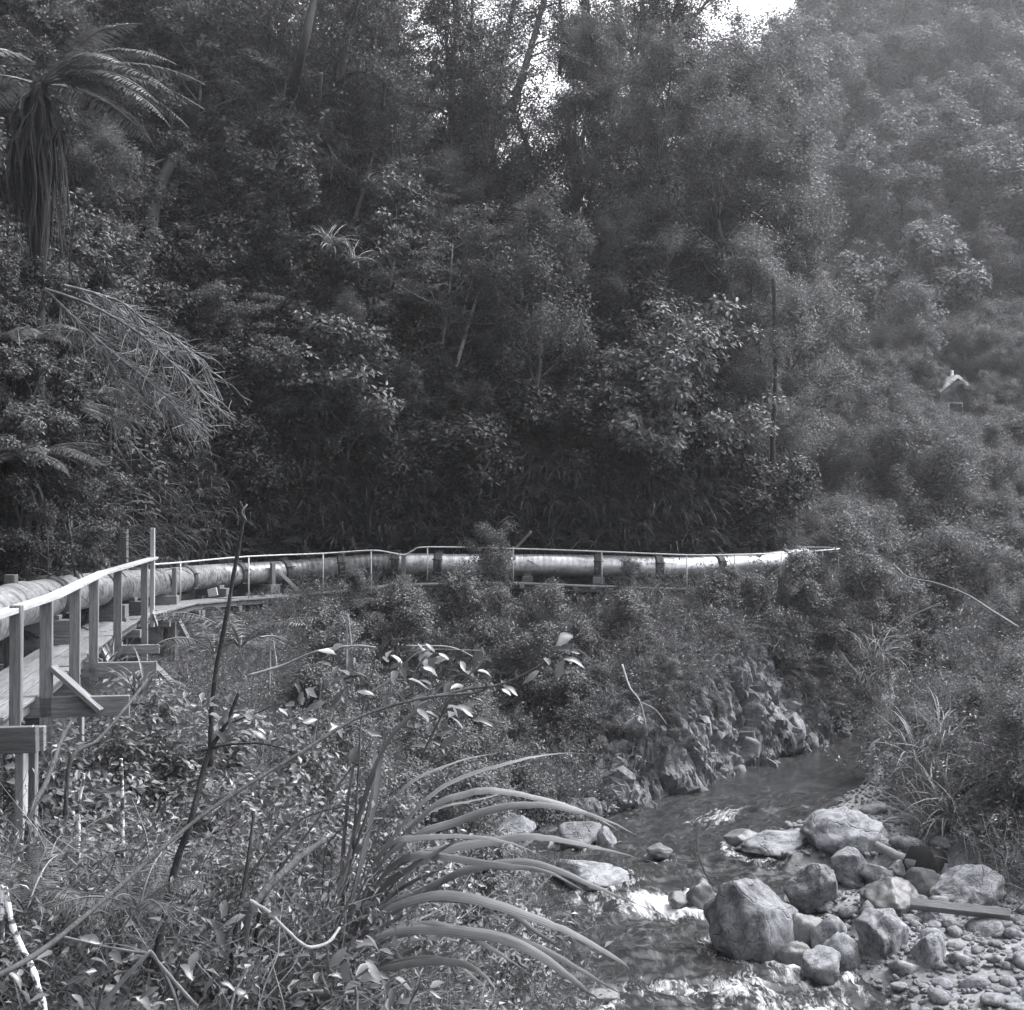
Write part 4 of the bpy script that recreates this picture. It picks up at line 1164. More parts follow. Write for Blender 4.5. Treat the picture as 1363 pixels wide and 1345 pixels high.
# slope forest
pts = poisson((-24, 13), (15, 64), 2.05, lambda x, y: (pipe_sd(x, y) > 2.2) & vis(x, y, -160, 1200), 31, 7000)
LAB = {
 'left': ('dark small-leaved tree on the steep slope above the nearer pipe', 'trees on the dark left slope'),
 'mid': ('dense evergreen tree on the slope above the far straight pipe', 'trees on the middle slope'),
 'right': ('hazy small-leaved tree on the spur at the right end of the pipe', 'trees on the right spur'),
 'ridge': ('tall thin-crowned tree on the ridge with sky between its branches', 'trees on the skyline ridge')}
for (x, y) in pts:
    sd = float(pipe_sd(np.array([x]), np.array([y]))[0]); z = Hs(x, y); px = 681.5 + x / y * FPX
    ridge = z > 13.0 and px > 330
    if ridge and rt.random() < 0.25: continue
    key = 'ridge' if ridge else ('left' if px < 400 else 'mid' if px < 850 else 'right')
    if ridge: pr, s = SKY[rt.integers(5)], rt.uniform(0.75, 1.05)
    elif sd < 4.2:
        pr, s = [(FOREST + BROAD)[rt.integers(8)], FOREST[rt.integers(5)]][rt.integers(2)], rt.uniform(0.40, 0.62)
    elif px > 850: pr, s = (FINE + FOREST[:2] + FOREST2[2:])[rt.integers(8)], rt.uniform(0.75, 1.0)
    else:
        pr, s = (FOREST + FOREST2 + FINE[:2] + BROAD[:2])[rt.integers(14)], rt.uniform(0.6, 0.95)
        if z > 9 and px > 410: s *= 0.7
    tilt = (rt.normal(0, .1), rt.normal(0, .1))
    if 415 < px < 985 and not ridge:
        s = max(0.25, min(s, (pix(px, rt.uniform(85, 190), y).z - z) / 6.6))
    plant('ridge_tree' if ridge else 'forest_tree', pr, (x, y, z - 0.1), s, rt.uniform(0, 6.28), LAB[key][0], 'tree', LAB[key][1], tilt)

# ridge trees against the sky
for px in np.arange(405, 985, 24):
    for d in (rt.uniform(48, 52), rt.uniform(53, 59)):
        if rt.random() < 0.25: continue
        p2 = px + rt.uniform(-10, 10); x = (p2 - 681.5) / FPX * d; z = Hs(x, d)
        plant('ridge_tree', SKY[rt.integers(5)], (x, d, z - 0.1), rt.uniform(0.6, 1.0), rt.uniform(0, 6.28), LAB['ridge'][0], 'tree', LAB['ridge'][1], (rt.normal(0, .1), rt.normal(0, .1)))
for px in np.arange(420, 1000, 30):
    d = rt.uniform(50, 60); x = (px + rt.uniform(-8, 8) - 681.5) / FPX * d; z = Hs(x, d)
    plant('ridge_tree', SKY[rt.integers(5)], (x, d, z - 0.1), rt.uniform(0.38, 0.62), rt.uniform(0, 6.28), LAB['ridge'][0], 'tree', LAB['ridge'][1], (rt.normal(0, .1), rt.normal(0, .1)))
# particular trees
def at_hill(px, d): 
    x = (px - 681.5) / FPX * d; return (x, d, Hs(x, d) - 0.1)
plant('broadleaf_tree', BROAD[0], at_hill(895, 40.4), 0.92, 0.3, 'wide rounded leafy tree overhanging the shiny pipe', 'tree', None, (0.45, 0))
plant('broadleaf_tree', BROAD[1], at_hill(820, 40.6), 0.75, 1.3, 'leafy tree left of the wide rounded one above the pipe', 'tree', None, (0.4, 0))
plant('fine_leaved_tree', FINE[0], at_hill(700, 42.0), 1.15, 2.0, 'tall pale column of fine foliage beside the bare leaning trunk', 'tree', None)
plant('broadleaf_tree', BROAD[2], at_hill(460, 40.2), 0.95, 0.9, 'bright-leaved tree hanging over the pipe bend', 'tree', None, (0.15, 0))

# bank shrubs below the walkway
pts = poisson((-8, 15), (13, 54), 0.95, lambda x, y: (pipe_sd(x, y) < -1.5) & (river_ld(x, y)[1] > 0) & (river_ld(x, y)[0] > 0.3) & vis(x, y, 180, 1210) & (y > 19), 32, 8000)
for (x, y) in pts:
    px = 681.5 + x / y * FPX; sd = float(pipe_sd(np.array([x]), np.array([y]))[0])
    if y < 36.5 and river_ld(np.array([x]), np.array([y]))[0][0] < 1.9 and x > 0.6: continue
    s = rt.uniform(0.5, 0.95)
    if (px < 425 and sd > -3.6) or (585 < px < 835 and sd > -3.0): continue
    if px > 920 and sd > -3.2 and y < 41 and rt.random() < 0.6: continue
    if sd > -2.6: s *= 0.47
    plant('bank_shrub', SHRUB[rt.integers(5)], (x, y, Hs(x, y) - 0.1), s, rt.uniform(0, 6.28), 'leafy shrub on the bank between the walkway and the river', 'shrub', 'shrubs below the walkway')
# right bank shrubs
pts = poisson((6, 34), (21, 70), 1.55, lambda x, y: (river_ld(x, y)[1] < 0) & (river_ld(x, y)[0] > np.interp(y, [14, 24, 28, 33, 45], [4.4, 4.0, 2.2, 1.2, 1.4])) & vis(x, y, 1020, 1450), 33, 7000)
for (x, y) in pts:
    s = rt.uniform(0.55, 1.05) * np.interp(y, [20, 30, 45, 60], [0.55, 0.75, 1.0, 1.5])
    plant('pale_shrub', PSHRUB[rt.integers(4)] if rt.random() < 0.75 else SHRUB[rt.integers(5)], (x, y, Hs(x, y) - 0.15), s, rt.uniform(0, 6.28), 'pale fluffy shrub on the right bank of the river', 'shrub', 'shrubs on the right bank')
# far hillside
HX, HY = 24.6, 71.0                                         # the cottage
pts = poisson((8, 120), (56, 200), 4.1, lambda x, y: vis(x, y, 1000, 1440) & ((np.abs(681.5 + x / y * FPX - 1280) > 26) | (y > HY + 4) | (y < HY - 16)), 34, 16000)
pts.sort(key=lambda p: p[1])
def hides_hut(x, y, z, h, r):
    px = 681.5 + x / y * FPX
    return y < HY + 1.5 and abs(px - 1284) < 16 + r / y * FPX and 700 - (z + h - CAM_Z) / y * FPX < 517
def fz(x, y): return float(F(np.array([x]), np.array([y]))[0])
far_n = 0
for (x, y) in pts:
    z = fz(x, y)
    top = 672.5 + 27.5 - (z + 8 - CAM_Z) / y * FPX
    bot = 672.5 + 27.5 - (z - CAM_Z) / y * FPX
    if bot < -10 or y < 74 or hides_hut(x, y, z, 9, 3): continue
    low = y < 88
    s = rt.uniform(0.65, 1.15) * np.interp(y, [56, 80, 120], [0.55, 0.85, 1.0])
    px = 681.5 + x / y * FPX
    zone, grp = ('pale rounded tree low on the far hillside behind the right bank', 'trees low on the far hillside') if low else \
        ('hazy rounded tree high on the far hillside near the sky gap', 'trees high on the far hillside by the sky gap') if px < 1180 else \
        ('hazy rounded tree high on the far hillside towards the corner', 'trees high on the far hillside')
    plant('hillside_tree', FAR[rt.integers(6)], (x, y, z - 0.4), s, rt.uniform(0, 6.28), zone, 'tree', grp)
    far_n += 1
pts = poisson((9, 42), (47, 90), 1.75, lambda x, y: vis(x, y, 1020, 1430) & (pipe_sd(x, y) < -1.5) & ((river_ld(x, y)[0] > 1.0) | (y > 51)), 35, 9000)
for (x, y) in pts:
    z = max(fz(x, y) if y > 54 else -9, Hs(x, y) if (y < 75 and x < 33) else -9); s_ = rt.uniform(0.7, 1.25) * (1.35 if rt.random() > 0.8 else 1.0)
    if hides_hut(x, y, z, 4.0 * s_, 1.9 * s_): continue
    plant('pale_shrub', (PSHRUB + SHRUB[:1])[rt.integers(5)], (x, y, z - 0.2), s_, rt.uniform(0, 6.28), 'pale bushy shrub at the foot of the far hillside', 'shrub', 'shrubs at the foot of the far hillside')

# cottage on the far hillside
def cottage():
    c = pix(1254, 545, HY); z0 = pix(1254, 501, HY - 1.3).z - 3.38
    r = empty('hut', (c.x, HY, z0)); tag(r, 'tiny white-trimmed hut half hidden among trees on the far hillside', 'hut')
    W, D, Hw, Hr = 1.9, 2.6, 2.7, 0.62
    mb = MB(); x, y = W / 2, D / 2
    v = [(-x, -y, 0), (x, -y, 0), (x, y, 0), (-x, y, 0), (-x, -y, Hw), (x, -y, Hw), (x, y, Hw), (-x, y, Hw), (0, -y, Hw + Hr), (0, y, Hw + Hr)]
    mb.add(v, [(0, 1, 5, 4), (1, 2, 6, 5), (2, 3, 7, 6), (3, 0, 4, 7)], [(4, 5, 8), (6, 7, 9)])
    link('wall', mb.mesh('wall', M['wood'], False), r)
    def slab(nm, a, b, w_, h_, m): return timber(nm, Vector(a) + r.location, Vector(b) + r.location, w_, h_, r, M[m])
    for sg in (-1, 1):
        mb = MB(); e = 0.18; zt = Hw + Hr + 0.06; ze = Hw - 0.16
        a = np.array([(0, -y - e, zt), (0, y + e, zt), (sg * (x + e), y + e, ze), (sg * (x + e), -y - e, ze)])
        mb.add(np.vstack([a, a + (0, 0, 0.08)]), [(0, 1, 2, 3), (7, 6, 5, 4), (0, 4, 5, 1), (1, 5, 6, 2), (2, 6, 7, 3), (3, 7, 4, 0)])
        link('roof', mb.mesh('roof', M['iron_roof'], False), r)
        slab('barge_board', (0, -y - e - 0.03, zt - 0.02), (sg * (x + e), -y - e - 0.03, ze - 0.02), 0.05, 0.16, 'white')
    slab('flue_pipe', (0.10, -y + 0.5, Hw + 0.3), (0.10, -y + 0.5, Hw + Hr + 0.42), 0.13, 0.13, 'white')
    f = timber('window', Vector((-0.5, -y - 0.03, 1.5)) + r.location, Vector((0.4, -y - 0.03, 1.5)) + r.location, 0.06, 1.0, r, M['white'], up=(0, 0, 1))
    g = link('pane', box_mesh('pane', 0.74, 0.02, 0.84, M['glass']), f); g.location = (0, 0.03, 0) ; g.location = (0, -0.032, 0)
    r.rotation_euler = (0, 0, math.radians(14))
cottage()

# tall trees of the spur at the right end
TALL = [tree_protos('tall_tree', 700 + k, 14.0, 2.7, 0.26, 24, 0.62, 330, 0.10, 0.042, M['leaf_pale'], M['bark'], 0.05, 1.0, 0.8, 0.7, 0.13) for k in range(3)]
for i, (px, d, s, lab) in enumerate([
    (1022, 42.5, 0.80, 'tall tree with a dark straight bare trunk at the very end of the spur'),
    (1052, 46.5, 1.10, 'tallest pale feathery tree on the outer edge of the spur beside the sky gap'),
    (1012, 48.0, 1.15, 'tall pale tree just inside the outermost one on the spur'),
    (968, 46.0, 1.05, 'tall pale tree above the wide rounded leafy tree'),
    (925, 49.0, 1.05, 'tall pale tree under the fan of bare ridge stems'),
    (880, 46.0, 0.85, 'slim pale tree between the rounded tree and the ridge'),
    (1035, 51.5, 1.2, 'tall pale tree at the back of the spur below the sky gap'),
    (985, 52.5, 1.1, 'tall pale tree far back on the spur with sky behind its top'),
    (955, 54.0, 0, 'pale tree just right of the fan of stems with sky behind'),
    (1003, 55.0, 0, 'pale tree closing the left side of the bright sky notch'),
    (918, 56.0, 0, 'pale tree behind the lowest stem of the fan'),
    (840, 50.0, 0.9, 'slim pale tree right of the dark hollow on the slope'),
    (772, 47.5, 0.75, 'slim pale tree left of the dark hollow on the slope')]):
    g = at_hill(px, d)
    if s == 0: s = (pix(px, {955: 35, 1003: 22, 918: 50}[px], d).z - g[2]) / 14.0
    plant('tall_tree', TALL[i % 3], g, s, i * 1.7, lab, 'tree', None, (rt.normal(0, .03), rt.normal(0, .03)))

# ------------------------------------------------------------------ single stems, trunks and vines
def hill_d(px, py, off=2.2):
    for d in np.arange(16, 75, 0.25):
        p = pix(px, py, d)
        if pipe_sd(np.array([p.x]), np.array([p.y]))[0] > 0.6 and Hs(p.x, p.y) + off > p.z: return d
    return None
def on_slope(pts, off=2.2):
    d = [hill_d(p[0], p[1], off) or p[2] for p in pts]
    m = float(np.mean(d)); return [(p[0], p[1], 0.6 * dd + 0.4 * m) for p, dd in zip(pts, d)]
def stem(name, pts, r0, r1, mat, label, cat, sides=7, group=None, rough=0.15, seed=1, parent=None):
    P = catmull([tuple(pix(*p)) for p in pts], 7); n = len(P)
    v, q, t = tube(P, np.linspace(r0, r1, n), sides)
    k = n * sides; c = np.repeat(P, sides, axis=0); v = np.array(v)
    fq = 0.35 / max(r0, 0.004)
    f = 1 + rough * fbm(v[:k, 0] * fq, v[:k, 1] * fq, v[:k, 2] * fq, 3, seed)
    v[:k] = c + (v[:k] - c) * f[:, None]
    o0 = P[0] if parent is None else np.array(parent.location)
    mb = MB(); mb.add(v - o0, q, t)
    if parent is None and name in ('dead_tree', 'bare_tree'):
        r = empty(name, tuple(P[0])); tag(r, label, cat, group)
        if name == 'bare_tree':
            rb = np.random.default_rng(seed + 300); bb, lf = MB(), MB(); tips = []
            for k_ in range(16):
                i0 = rb.integers(int(n * 0.12), n); q0 = P[i0]; up = nrm(P[min(i0 + 1, n - 1)] - P[max(i0 - 1, 0)])
                br = bend_path(q0, up * 0.9 + rb.normal(0, 0.55, 3), rb.uniform(0.9, 2.6), 7, rb, 0.16, 0.02); bb.add(*tube(br - P[0], np.linspace(r0 * 0.32, 0.012, 8), 4))
                for j_ in range(5):
                    tw_ = bend_path(br[rb.integers(2, 8)], up * 0.5 + rb.normal(0, 0.8, 3), rb.uniform(0.3, 0.9), 4, rb, 0.2, 0.0); bb.add(*tube(tw_ - P[0], np.linspace(0.02, 0.008, 5), 3)); tips += [tw_[-1], tw_[-2], tw_[2]]
            tips = np.array(tips); nl = len(tips) * 16
            c_ = np.repeat(tips, 16, axis=0) + rb.normal(0, 0.20, (nl, 3)); N_l = nrm(np.array([0, 0, .6]) + rnd_dir(nl, rb)); D_l = rnd_dir(nl, rb)
            lf.add(*leaves(c_ - P[0], D_l, N_l, 0.13 * rb.uniform(.6, 1.2, nl), 0.07))
            link('limbs', bb.mesh('limbs', mat), r); link('crown', lf.mesh('crown', M['leaf_forest'], False), r)
        return link('trunk', mb.mesh('trunk', mat), r), P
    o = link(name, mb.mesh(name, mat), parent)
    if parent is None:
        o.location = P[0]; tag(o, label, cat, group)
    return o, P
T_ = [
 ('dead_tree', [(366, 205, 41), (384, 135, 41.5), (400, 78, 42), (420, -10, 42.5)], .17, .12, 'bark_dark', 'dark trunk leaning right under the top edge on the left slope'),
 ('dead_tree', [(178, 385, 29), (200, 300, 29.2), (214, 245, 29.5), (248, 188, 30)], .19, .12, 'bark_dark', 'thick dark mossy trunk leaning behind the tree fern'),
 ('fallen_branch', [(228, 205, 31), (285, 196, 31.5), (335, 190, 32), (375, 160, 32.5)], .10, .16, 'bark_dark', 'dark horizontal limb right of the thick mossy trunk'),
 ('dead_tree', [(548, 606, 39.8), (574, 590, 40), (592, 555, 40.1), (610, 480, 40.3), (626, 425, 40.5), (645, 365, 40.8)], .075, .045, 'bark_pale', 'slender pale trunk leaning right above the pipe bend'),
 ('dead_tree', [(616, 420, 40.4), (622, 395, 40.5), (632, 362, 40.7)], .03, .02, 'bark_pale', 'short thin pale stem beside the slender leaning trunk'),
 ('dead_tree', [(693, 398, 41), (691, 372, 41), (697, 352, 41), (698, 332, 41)], .12, .09, 'bark_pale', 'pale crooked stub of trunk above the column of fine foliage'),
 ('dead_tree', [(910, 738, 40.0), (914, 712, 40.1), (919, 684, 40.2)], .17, .12, 'bark_pale', 'pale trunk foot in the cut bank behind the shiny pipe'),
 ('dead_tree', [(1028, 618, 41.2), (1029, 560, 41.2), (1032, 515, 41.3), (1030, 370, 41.6)], .085, .06, 'bark_dark', 'dark straight trunk standing clear at the end of the spur'),
 ('dead_tree', [(938, 458, 41), (946, 430, 41.2), (952, 405, 41.4)], .10, .07, 'bark_dark', 'short dark slanting trunk above the wide rounded tree'),
 ('vine', [(395, 78, 39.5), (393, 98, 39.5), (398, 120, 39.5), (412, 134, 39.5)], .05, .03, 'bark_pale', 'short whitish crooked vine hanging by the dark leaning trunk'),
 ('vine', [(428, 98, 39), (426, 145, 39), (430, 175, 39), (438, 195, 39), (452, 216, 39), (474, 230, 39)], .035, .02, 'bark_pale', 'long pale vine curving down the left slope'),
 ('vine', [(440, 198, 39), (443, 216, 39), (440, 240, 39)], .025, .015, 'bark_pale', 'short pale vine end below the long one'),
 ('fallen_branch', [(462, 440, 38.8), (492, 462, 38.8), (530, 485, 38.9), (560, 505, 39)], .035, .02, 'bark_pale', 'thin pale dead branch slanting down towards the leaning trunk'),
 ('bare_tree', [(681, 148, 53), (703, 76, 53.5), (722, 10, 54), (735, -40, 54)], .16, .10, 'bark', 'leaning ridge trunk left of the thick upright one against the sky'),
 ('bare_tree', [(780, 105, 54), (781, 50, 54), (777, -40, 54.5)], .24, .18, 'bark_dark', 'thick dark upright ridge trunk in the middle of the sky gaps'),
 ('bare_tree', [(848, 95, 54), (838, 60, 54), (826, 35, 54.3), (812, -30, 54.6)], .11, .07, 'bark', 'slanting ridge stem leaning left against the sky'),
 ('bare_tree', [(855, 92, 54), (856, 40, 54), (852, -40, 54)], .13, .09, 'bark', 'upright ridge stem next to the fan of thin stems'),
 ('bare_tree', [(872, 92, 54.2), (873, 40, 54.2), (866, -40, 54.2)], .15, .10, 'bark_dark', 'dark upright ridge stem at the foot of the fan'),
 ('bare_tree', [(886, 88, 54.5), (905, 50, 54.5), (935, 10, 54.5), (960, -20, 54.5)], .10, .05, 'bark', 'lowest stem of the fan leaning right against the sky'),
 ('bare_tree', [(880, 88, 54.7), (892, 40, 54.7), (912, -30, 54.7)], .10, .06, 'bark', 'middle stem of the fan leaning right against the sky'),
 ('bare_tree', [(627, 105, 52), (627, 60, 52), (630, -30, 52)], .08, .06, 'bark', 'thin upright ridge stem at the left end of the bright gaps'),
 ('bare_tree', [(660, 110, 55), (676, 40, 55), (690, -30, 55)], .12, .09, 'bark', 'slanting ridge stem between the thin and the leaning trunks'),
 ('bare_tree', [(500, 92, 48), (496, 40, 48), (485, -30, 48)], .10, .08, 'bark', 'upright ridge stem above the left slope'),
 ('bare_tree', [(452, 110, 46), (462, 50, 46), (470, -30, 46)], .15, .12, 'bark_dark', 'dark ridge stem right of the leaning trunk at the top edge'),
 ('bare_tree', [(745, 100, 56), (748, 40, 56), (742, -30, 56)], .09, .06, 'bark', 'thin ridge stem just left of the thick upright one'),
 ('broken_stick', [(684, 732, 38.6), (694, 722, 38.4), (707, 708, 38.2)], .05, .035, 'bark_pale', 'broken pale stick poking up behind the sapling by the pipe'),
 ('fallen_branch', [(1190, 752, 33), (1210, 769, 32), (1244, 776, 31), (1285, 791, 30), (1320, 813, 29), (1355, 835, 28)], .012, .03, 'bark_pale', 'thin bare branch arching across the pale shrubs on the right bank'),
 ('fallen_branch', [(1194, 834, 30), (1216, 819, 29.8), (1252, 803, 29.5)], .022, .014, 'bark_pale', 'short bare branch under the arching one on the right bank'),
 ('fallen_branch', [(1214, 1126, 25), (1245, 1086, 25), (1290, 1048, 24.8), (1350, 1018, 24.5)], .06, .03, 'bark_dark', 'dark bough arching over the bank above the log'),
 ('dead_tree', [(1156, 1022, 30.4), (1160, 998, 30.5), (1176, 984, 30.5), (1222, 965, 30), (1262, 955, 29.6)], .085, .05, 'bark_pale', 'pale bent trunk leaning over the far side of the pool'),
 ('dead_tree', [(1168, 1020, 30.8), (1172, 1000, 30.8), (1180, 985, 30.6)], .07, .05, 'bark_pale', 'short pale stem beside the bent trunk by the pool'),
 ('fallen_branch', [(828, 885, 31), (838, 915, 30.6), (852, 935, 30.3), (862, 975, 30)], .03, .015, 'bark_pale', 'pale root hanging down the bank above the rapids'),
 ('fallen_branch', [(852, 935, 30.3), (872, 945, 30.2), (888, 965, 30)], .02, .01, 'bark_pale', 'short side root of the hanging pale root'),
 ('fallen_branch', [(940, 1075, 27.5), (928, 1120, 25.5), (940, 1165, 24), (965, 1195, 23.5)], .02, .012, 'bark_dark', 'thin dark branch caught among the rapids'),
]
T_ += [
 ('dead_tree', [(470, 300, 40), (488, 240, 40), (505, 170, 40), (512, 110, 40)], .07, .04, 'bark', 'slender trunk leaning right above the perched strap-leaved clump'),
 ('dead_tree', [(300, 330, 36), (296, 270, 36), (306, 210, 36), (322, 150, 36)], .08, .05, 'bark_dark', 'dark slender trunk in the middle of the left slope'),
 ('fallen_branch', [(195, 222, 30), (212, 215, 30), (236, 206, 30), (262, 192, 30)], .035, .02, 'bark_pale', 'pale limb reaching right beside the thick mossy trunk'),
]
for i, (nm, pts_, a, b, mt, lab) in enumerate(T_):
    if nm in ('dead_tree', 'vine', 'fallen_branch') and pts_[0][1] < 640 and pts_[0][0] < 1000 and pts_[0][2] < 60:
        pts_ = on_slope(pts_, 3.0); k_ = np.mean([p[2] for p in pts_]) / np.mean([p[2] for p in T_[i][1]]); a, b = a * k_, b * k_
    stem(nm, pts_, a, b, M[mt], lab, {'vine': 'vine', 'broken_stick': 'stick', 'fallen_branch': 'branch', 'dead_tree': 'dead tree', 'bare_tree': 'bare tree'}.get(nm, 'tree trunk'), 8, seed=i)

# ------------------------------------------------------------------ tree ferns on the left
def tree_fern(px, py, d, label, nf, L, skirt, az_bias, rt_, tr=0.16, seed=1):
    rng = np.random.default_rng(seed)
    c = pix(px, py, d); g = Hs(c.x, d) - 0.3
    r = empty('tree_fern', (c.x, d, g)); tag(r, label, 'tree fern')
    h = c.z - g
    mb = MB(); p = bend_path((0, 0, 0), (0, 0, 1), h, 12, rng, 0.012, 0.02); p[:, :2] -= np.linspace(0, 1, 13)[:, None] * p[-1, :2]
    mb.add(*tube(p, np.linspace(tr * 1.2, tr * 0.9, 13) * (1 + 0.08 * rng.normal(size=13)), 10))
    link('trunk', mb.mesh('trunk', M['bark_dark']), r)
    for k in range(nf):
        a = az_bias[k % len(az_bias)] + rng.uniform(-.22, .22)
        mb = MB(); fern_frond(mb, (0.1 * math.cos(a), 0.1 * math.sin(a), h), a, rng.uniform(0.3, 0.75), L * rng.uniform(0.85, 1.1), rng, 0.17, 44, rng.uniform(0.95, 1.3))
        link('frond', mb.mesh('frond', [M['fern'], M['twig']], False), r)
    for k in range(skirt):
        a = rng.uniform(0, 6.283); rr = rng.uniform(0.1, 0.62) * (L / 2.9)
        p = np.array([0.12 * math.cos(a), 0.12 * math.sin(a), h + rng.uniform(-.3, 0)]); out = [p]
        L2 = rng.uniform(0.5, 1.45) * L
        for j in range(1, 9):
            s = j / 8
            out.append(np.array([rr * math.cos(a) * min(1, s * 3) + 0.05 * math.sin(s * 9 + k), rr * math.sin(a) * min(1, s * 3), p[2] + 0.12 * math.sin(s * 3.14) * (s < .3) - L2 * s]))
        mb = MB(); strap(mb, np.array(out), rng.uniform(0.03, 0.08), rng.uniform(-1, 1), 0.2)
        link('dead_frond', mb.mesh('dead_frond', M['dead'], False), r)
    return r
tree_fern(52, 112, 24.0, 'tall tree fern with a long skirt of dead hanging fronds at the left edge', 15, 2.9, 190, [-0.05, 0.15, -0.3, 0.4, -0.6, 1.2, 3.0, 2.2, -1.6], None, seed=4)
tree_fern(20, 455, 22.5, 'low tree fern with drooping fronds below the tall one', 12, 1.7, 60, [-0.1, 0.2, -0.4, 1.0, -1.0], None, 0.12, 5)
tree_fern(62, 545, 23.5, 'small tree fern in the dark hollow under the dead twiggy branch', 12, 1.6, 40, [-0.2, 0.3, -0.7, 0.9, -1.3, 2.5], None, 0.10, 6)
tree_fern(30, 610, 21.0, 'lowest tree fern at the left edge above the pipe', 12, 1.4, 30, [-0.2, 0.4, -0.8, 1.0, -1.5], None, 0.10, 7)

# dead twiggy branch
r = empty('dead_branch', tuple(pix(60, 385, 23))); tag(r, 'big pale dead branch fanning into fine drooping twigs on the left', 'branch')
rngb = np.random.default_rng(21)
limbs = [[(60, 385, 23), (95, 420, 22.6), (125, 455, 22.2), (150, 490, 21.9), (153, 525, 21.8), (142, 552, 21.8)],
         [(60, 385, 23), (110, 402, 22.6), (150, 422, 22.3), (190, 448, 22), (225, 480, 21.8), (262, 515, 21.6)],
         [(85, 380, 23), (130, 392, 22.8), (165, 405, 22.6), (190, 425, 22.4), (232, 450, 22.2), (272, 490, 22)],
         [(95, 420, 22.6), (150, 470, 22), (200, 510, 21.7), (235, 550, 21.6)]]
tw = MB()
for l in limbs:
    o, P = stem('limb', l, .030, .010, M['twig'], '', '', 6, parent=r)
    for k in range(75):
        p = P[rngb.integers(4, len(P))]
        dirv = np.array([0.75, rngb.normal(0, .5), -0.75]) + rngb.normal(0, .35, 3)
        t_ = bend_path(p, dirv, rngb.uniform(0.35, 1.15), 5, rngb, 0.13, -0.05)
        tw.add(*tube(t_ - np.array(r.location), np.linspace(.012, .006, 6), 3, False))
        for j in range(2):
            t2 = bend_path(t_[rngb.integers(1, 5)], dirv + rngb.normal(0, .7, 3), rngb.uniform(0.2, 0.5), 3, rngb, 0.15, -0.05)
            tw.add(*tube(t2 - np.array(r.location), np.linspace(.009, .0045, 4), 3, False))
link('twigs', tw.mesh('twigs', M['twig']), r)['kind'] = 'stuff'

# tufts: each a thing
def tuft(px, py, d, me, s, label, cat, drop=0.0, rz=0.0, tilt=(0, 0)):
    p = pix(px, py, d)
    o = link('grass_clump' if cat == 'grass clump' else 'flax_clump', me); o.location = (p.x, d, p.z - drop); o.scale = (s, s, s); o.rotation_euler = (tilt[0], tilt[1], rz)
    tag(o, label, cat); return o
tuft(438, 330, 38.2, STRAP[0], 0.95, 'pale strap-leaved clump perched on the left slope', 'flax clump', 0, 0.4, (0.5, 0))
tuft(465, 350, 38.0, STRAP[1], 0.8, 'smaller strap-leaved clump beside the perched one', 'flax clump', 0, 1.4, (0.6, 0))
tuft(872, 640, 40.2, HANG[0], 0.9, 'drooping grassy clump hanging over the cut bank behind the shiny pipe', 'grass clump', 0, 0.4, (0.6, 0))
tuft(1166, 880, 33.5, TUFT[0], 1.3, 'dark spiky grass clump on the point of the cliff', 'grass clump', 0, 0.3, (0.2, 0.1))
tuft(1150, 905, 32.5, HANG[1], 0.8, 'hanging grass below the spiky clump on the cliff', 'grass clump', 0, 0.3, (0.3, 0.1))
tuft(1222, 1010, 27.5, TUFT[1], 1.5, 'long pale grass clump arching over the pool', 'grass clump', 0.1, 0.9, (0.25, -0.45))
tuft(1255, 985, 27.0, TUFT[2], 1.4, 'pale grass clump behind the one over the pool', 'grass clump', 0.1, 2.9, (0.1, -0.3))
tuft(1310, 1060, 24.5, TUFT[0], 1.3, 'pale grass clump hanging over the mossy bank', 'grass clump', 0.0, 1.9, (0.4, -0.2))
tuft(185, 915, 17.0, STRAP[0], 0.7, 'curving strap-leaved clump beside the outrigger beams', 'flax clump', 0.1, 2.0)
tuft(150, 850, 20.8, STRAP[1], 0.75, 'pale flax clump growing up against the wooden posts', 'flax clump', 0.5, 0.7)
plant('sapling', SHRUB[2], tuple(pix(655, 790, 36.2)), 0.75, 0.4, 'leafy sapling standing in front of the shiny pipe', 'shrub', None)
plant('sapling', SHRUB[1], tuple(pix(975, 805, 36.0)), 0.48, 1.4, 'leafy shrub hiding the pipe by the last handrail posts', 'shrub', None)
plant('sapling', SHRUB[3], tuple(pix(1052, 803, 36.6)), 0.5, 2.4, 'leafy shrub hiding the end of the pipe', 'shrub', None)
plant('sapling', SHRUB[0], tuple(pix(480, 815, 35.4)), 0.5, 0.4, 'leafy shrub in front of the dull pipe length', 'shrub', None)
plant('sapling', SHRUB[4], tuple(pix(835, 790, 36.2)), 0.40, 0.9, 'low sprig in front of the shiny pipe between two joints', 'shrub', None)
plant('sapling', SHRUB[1], tuple(pix(1150, 770, 38)), 0.9, 3.4, 'dark rounded shrub at the corner of the handrail', 'shrub', None)

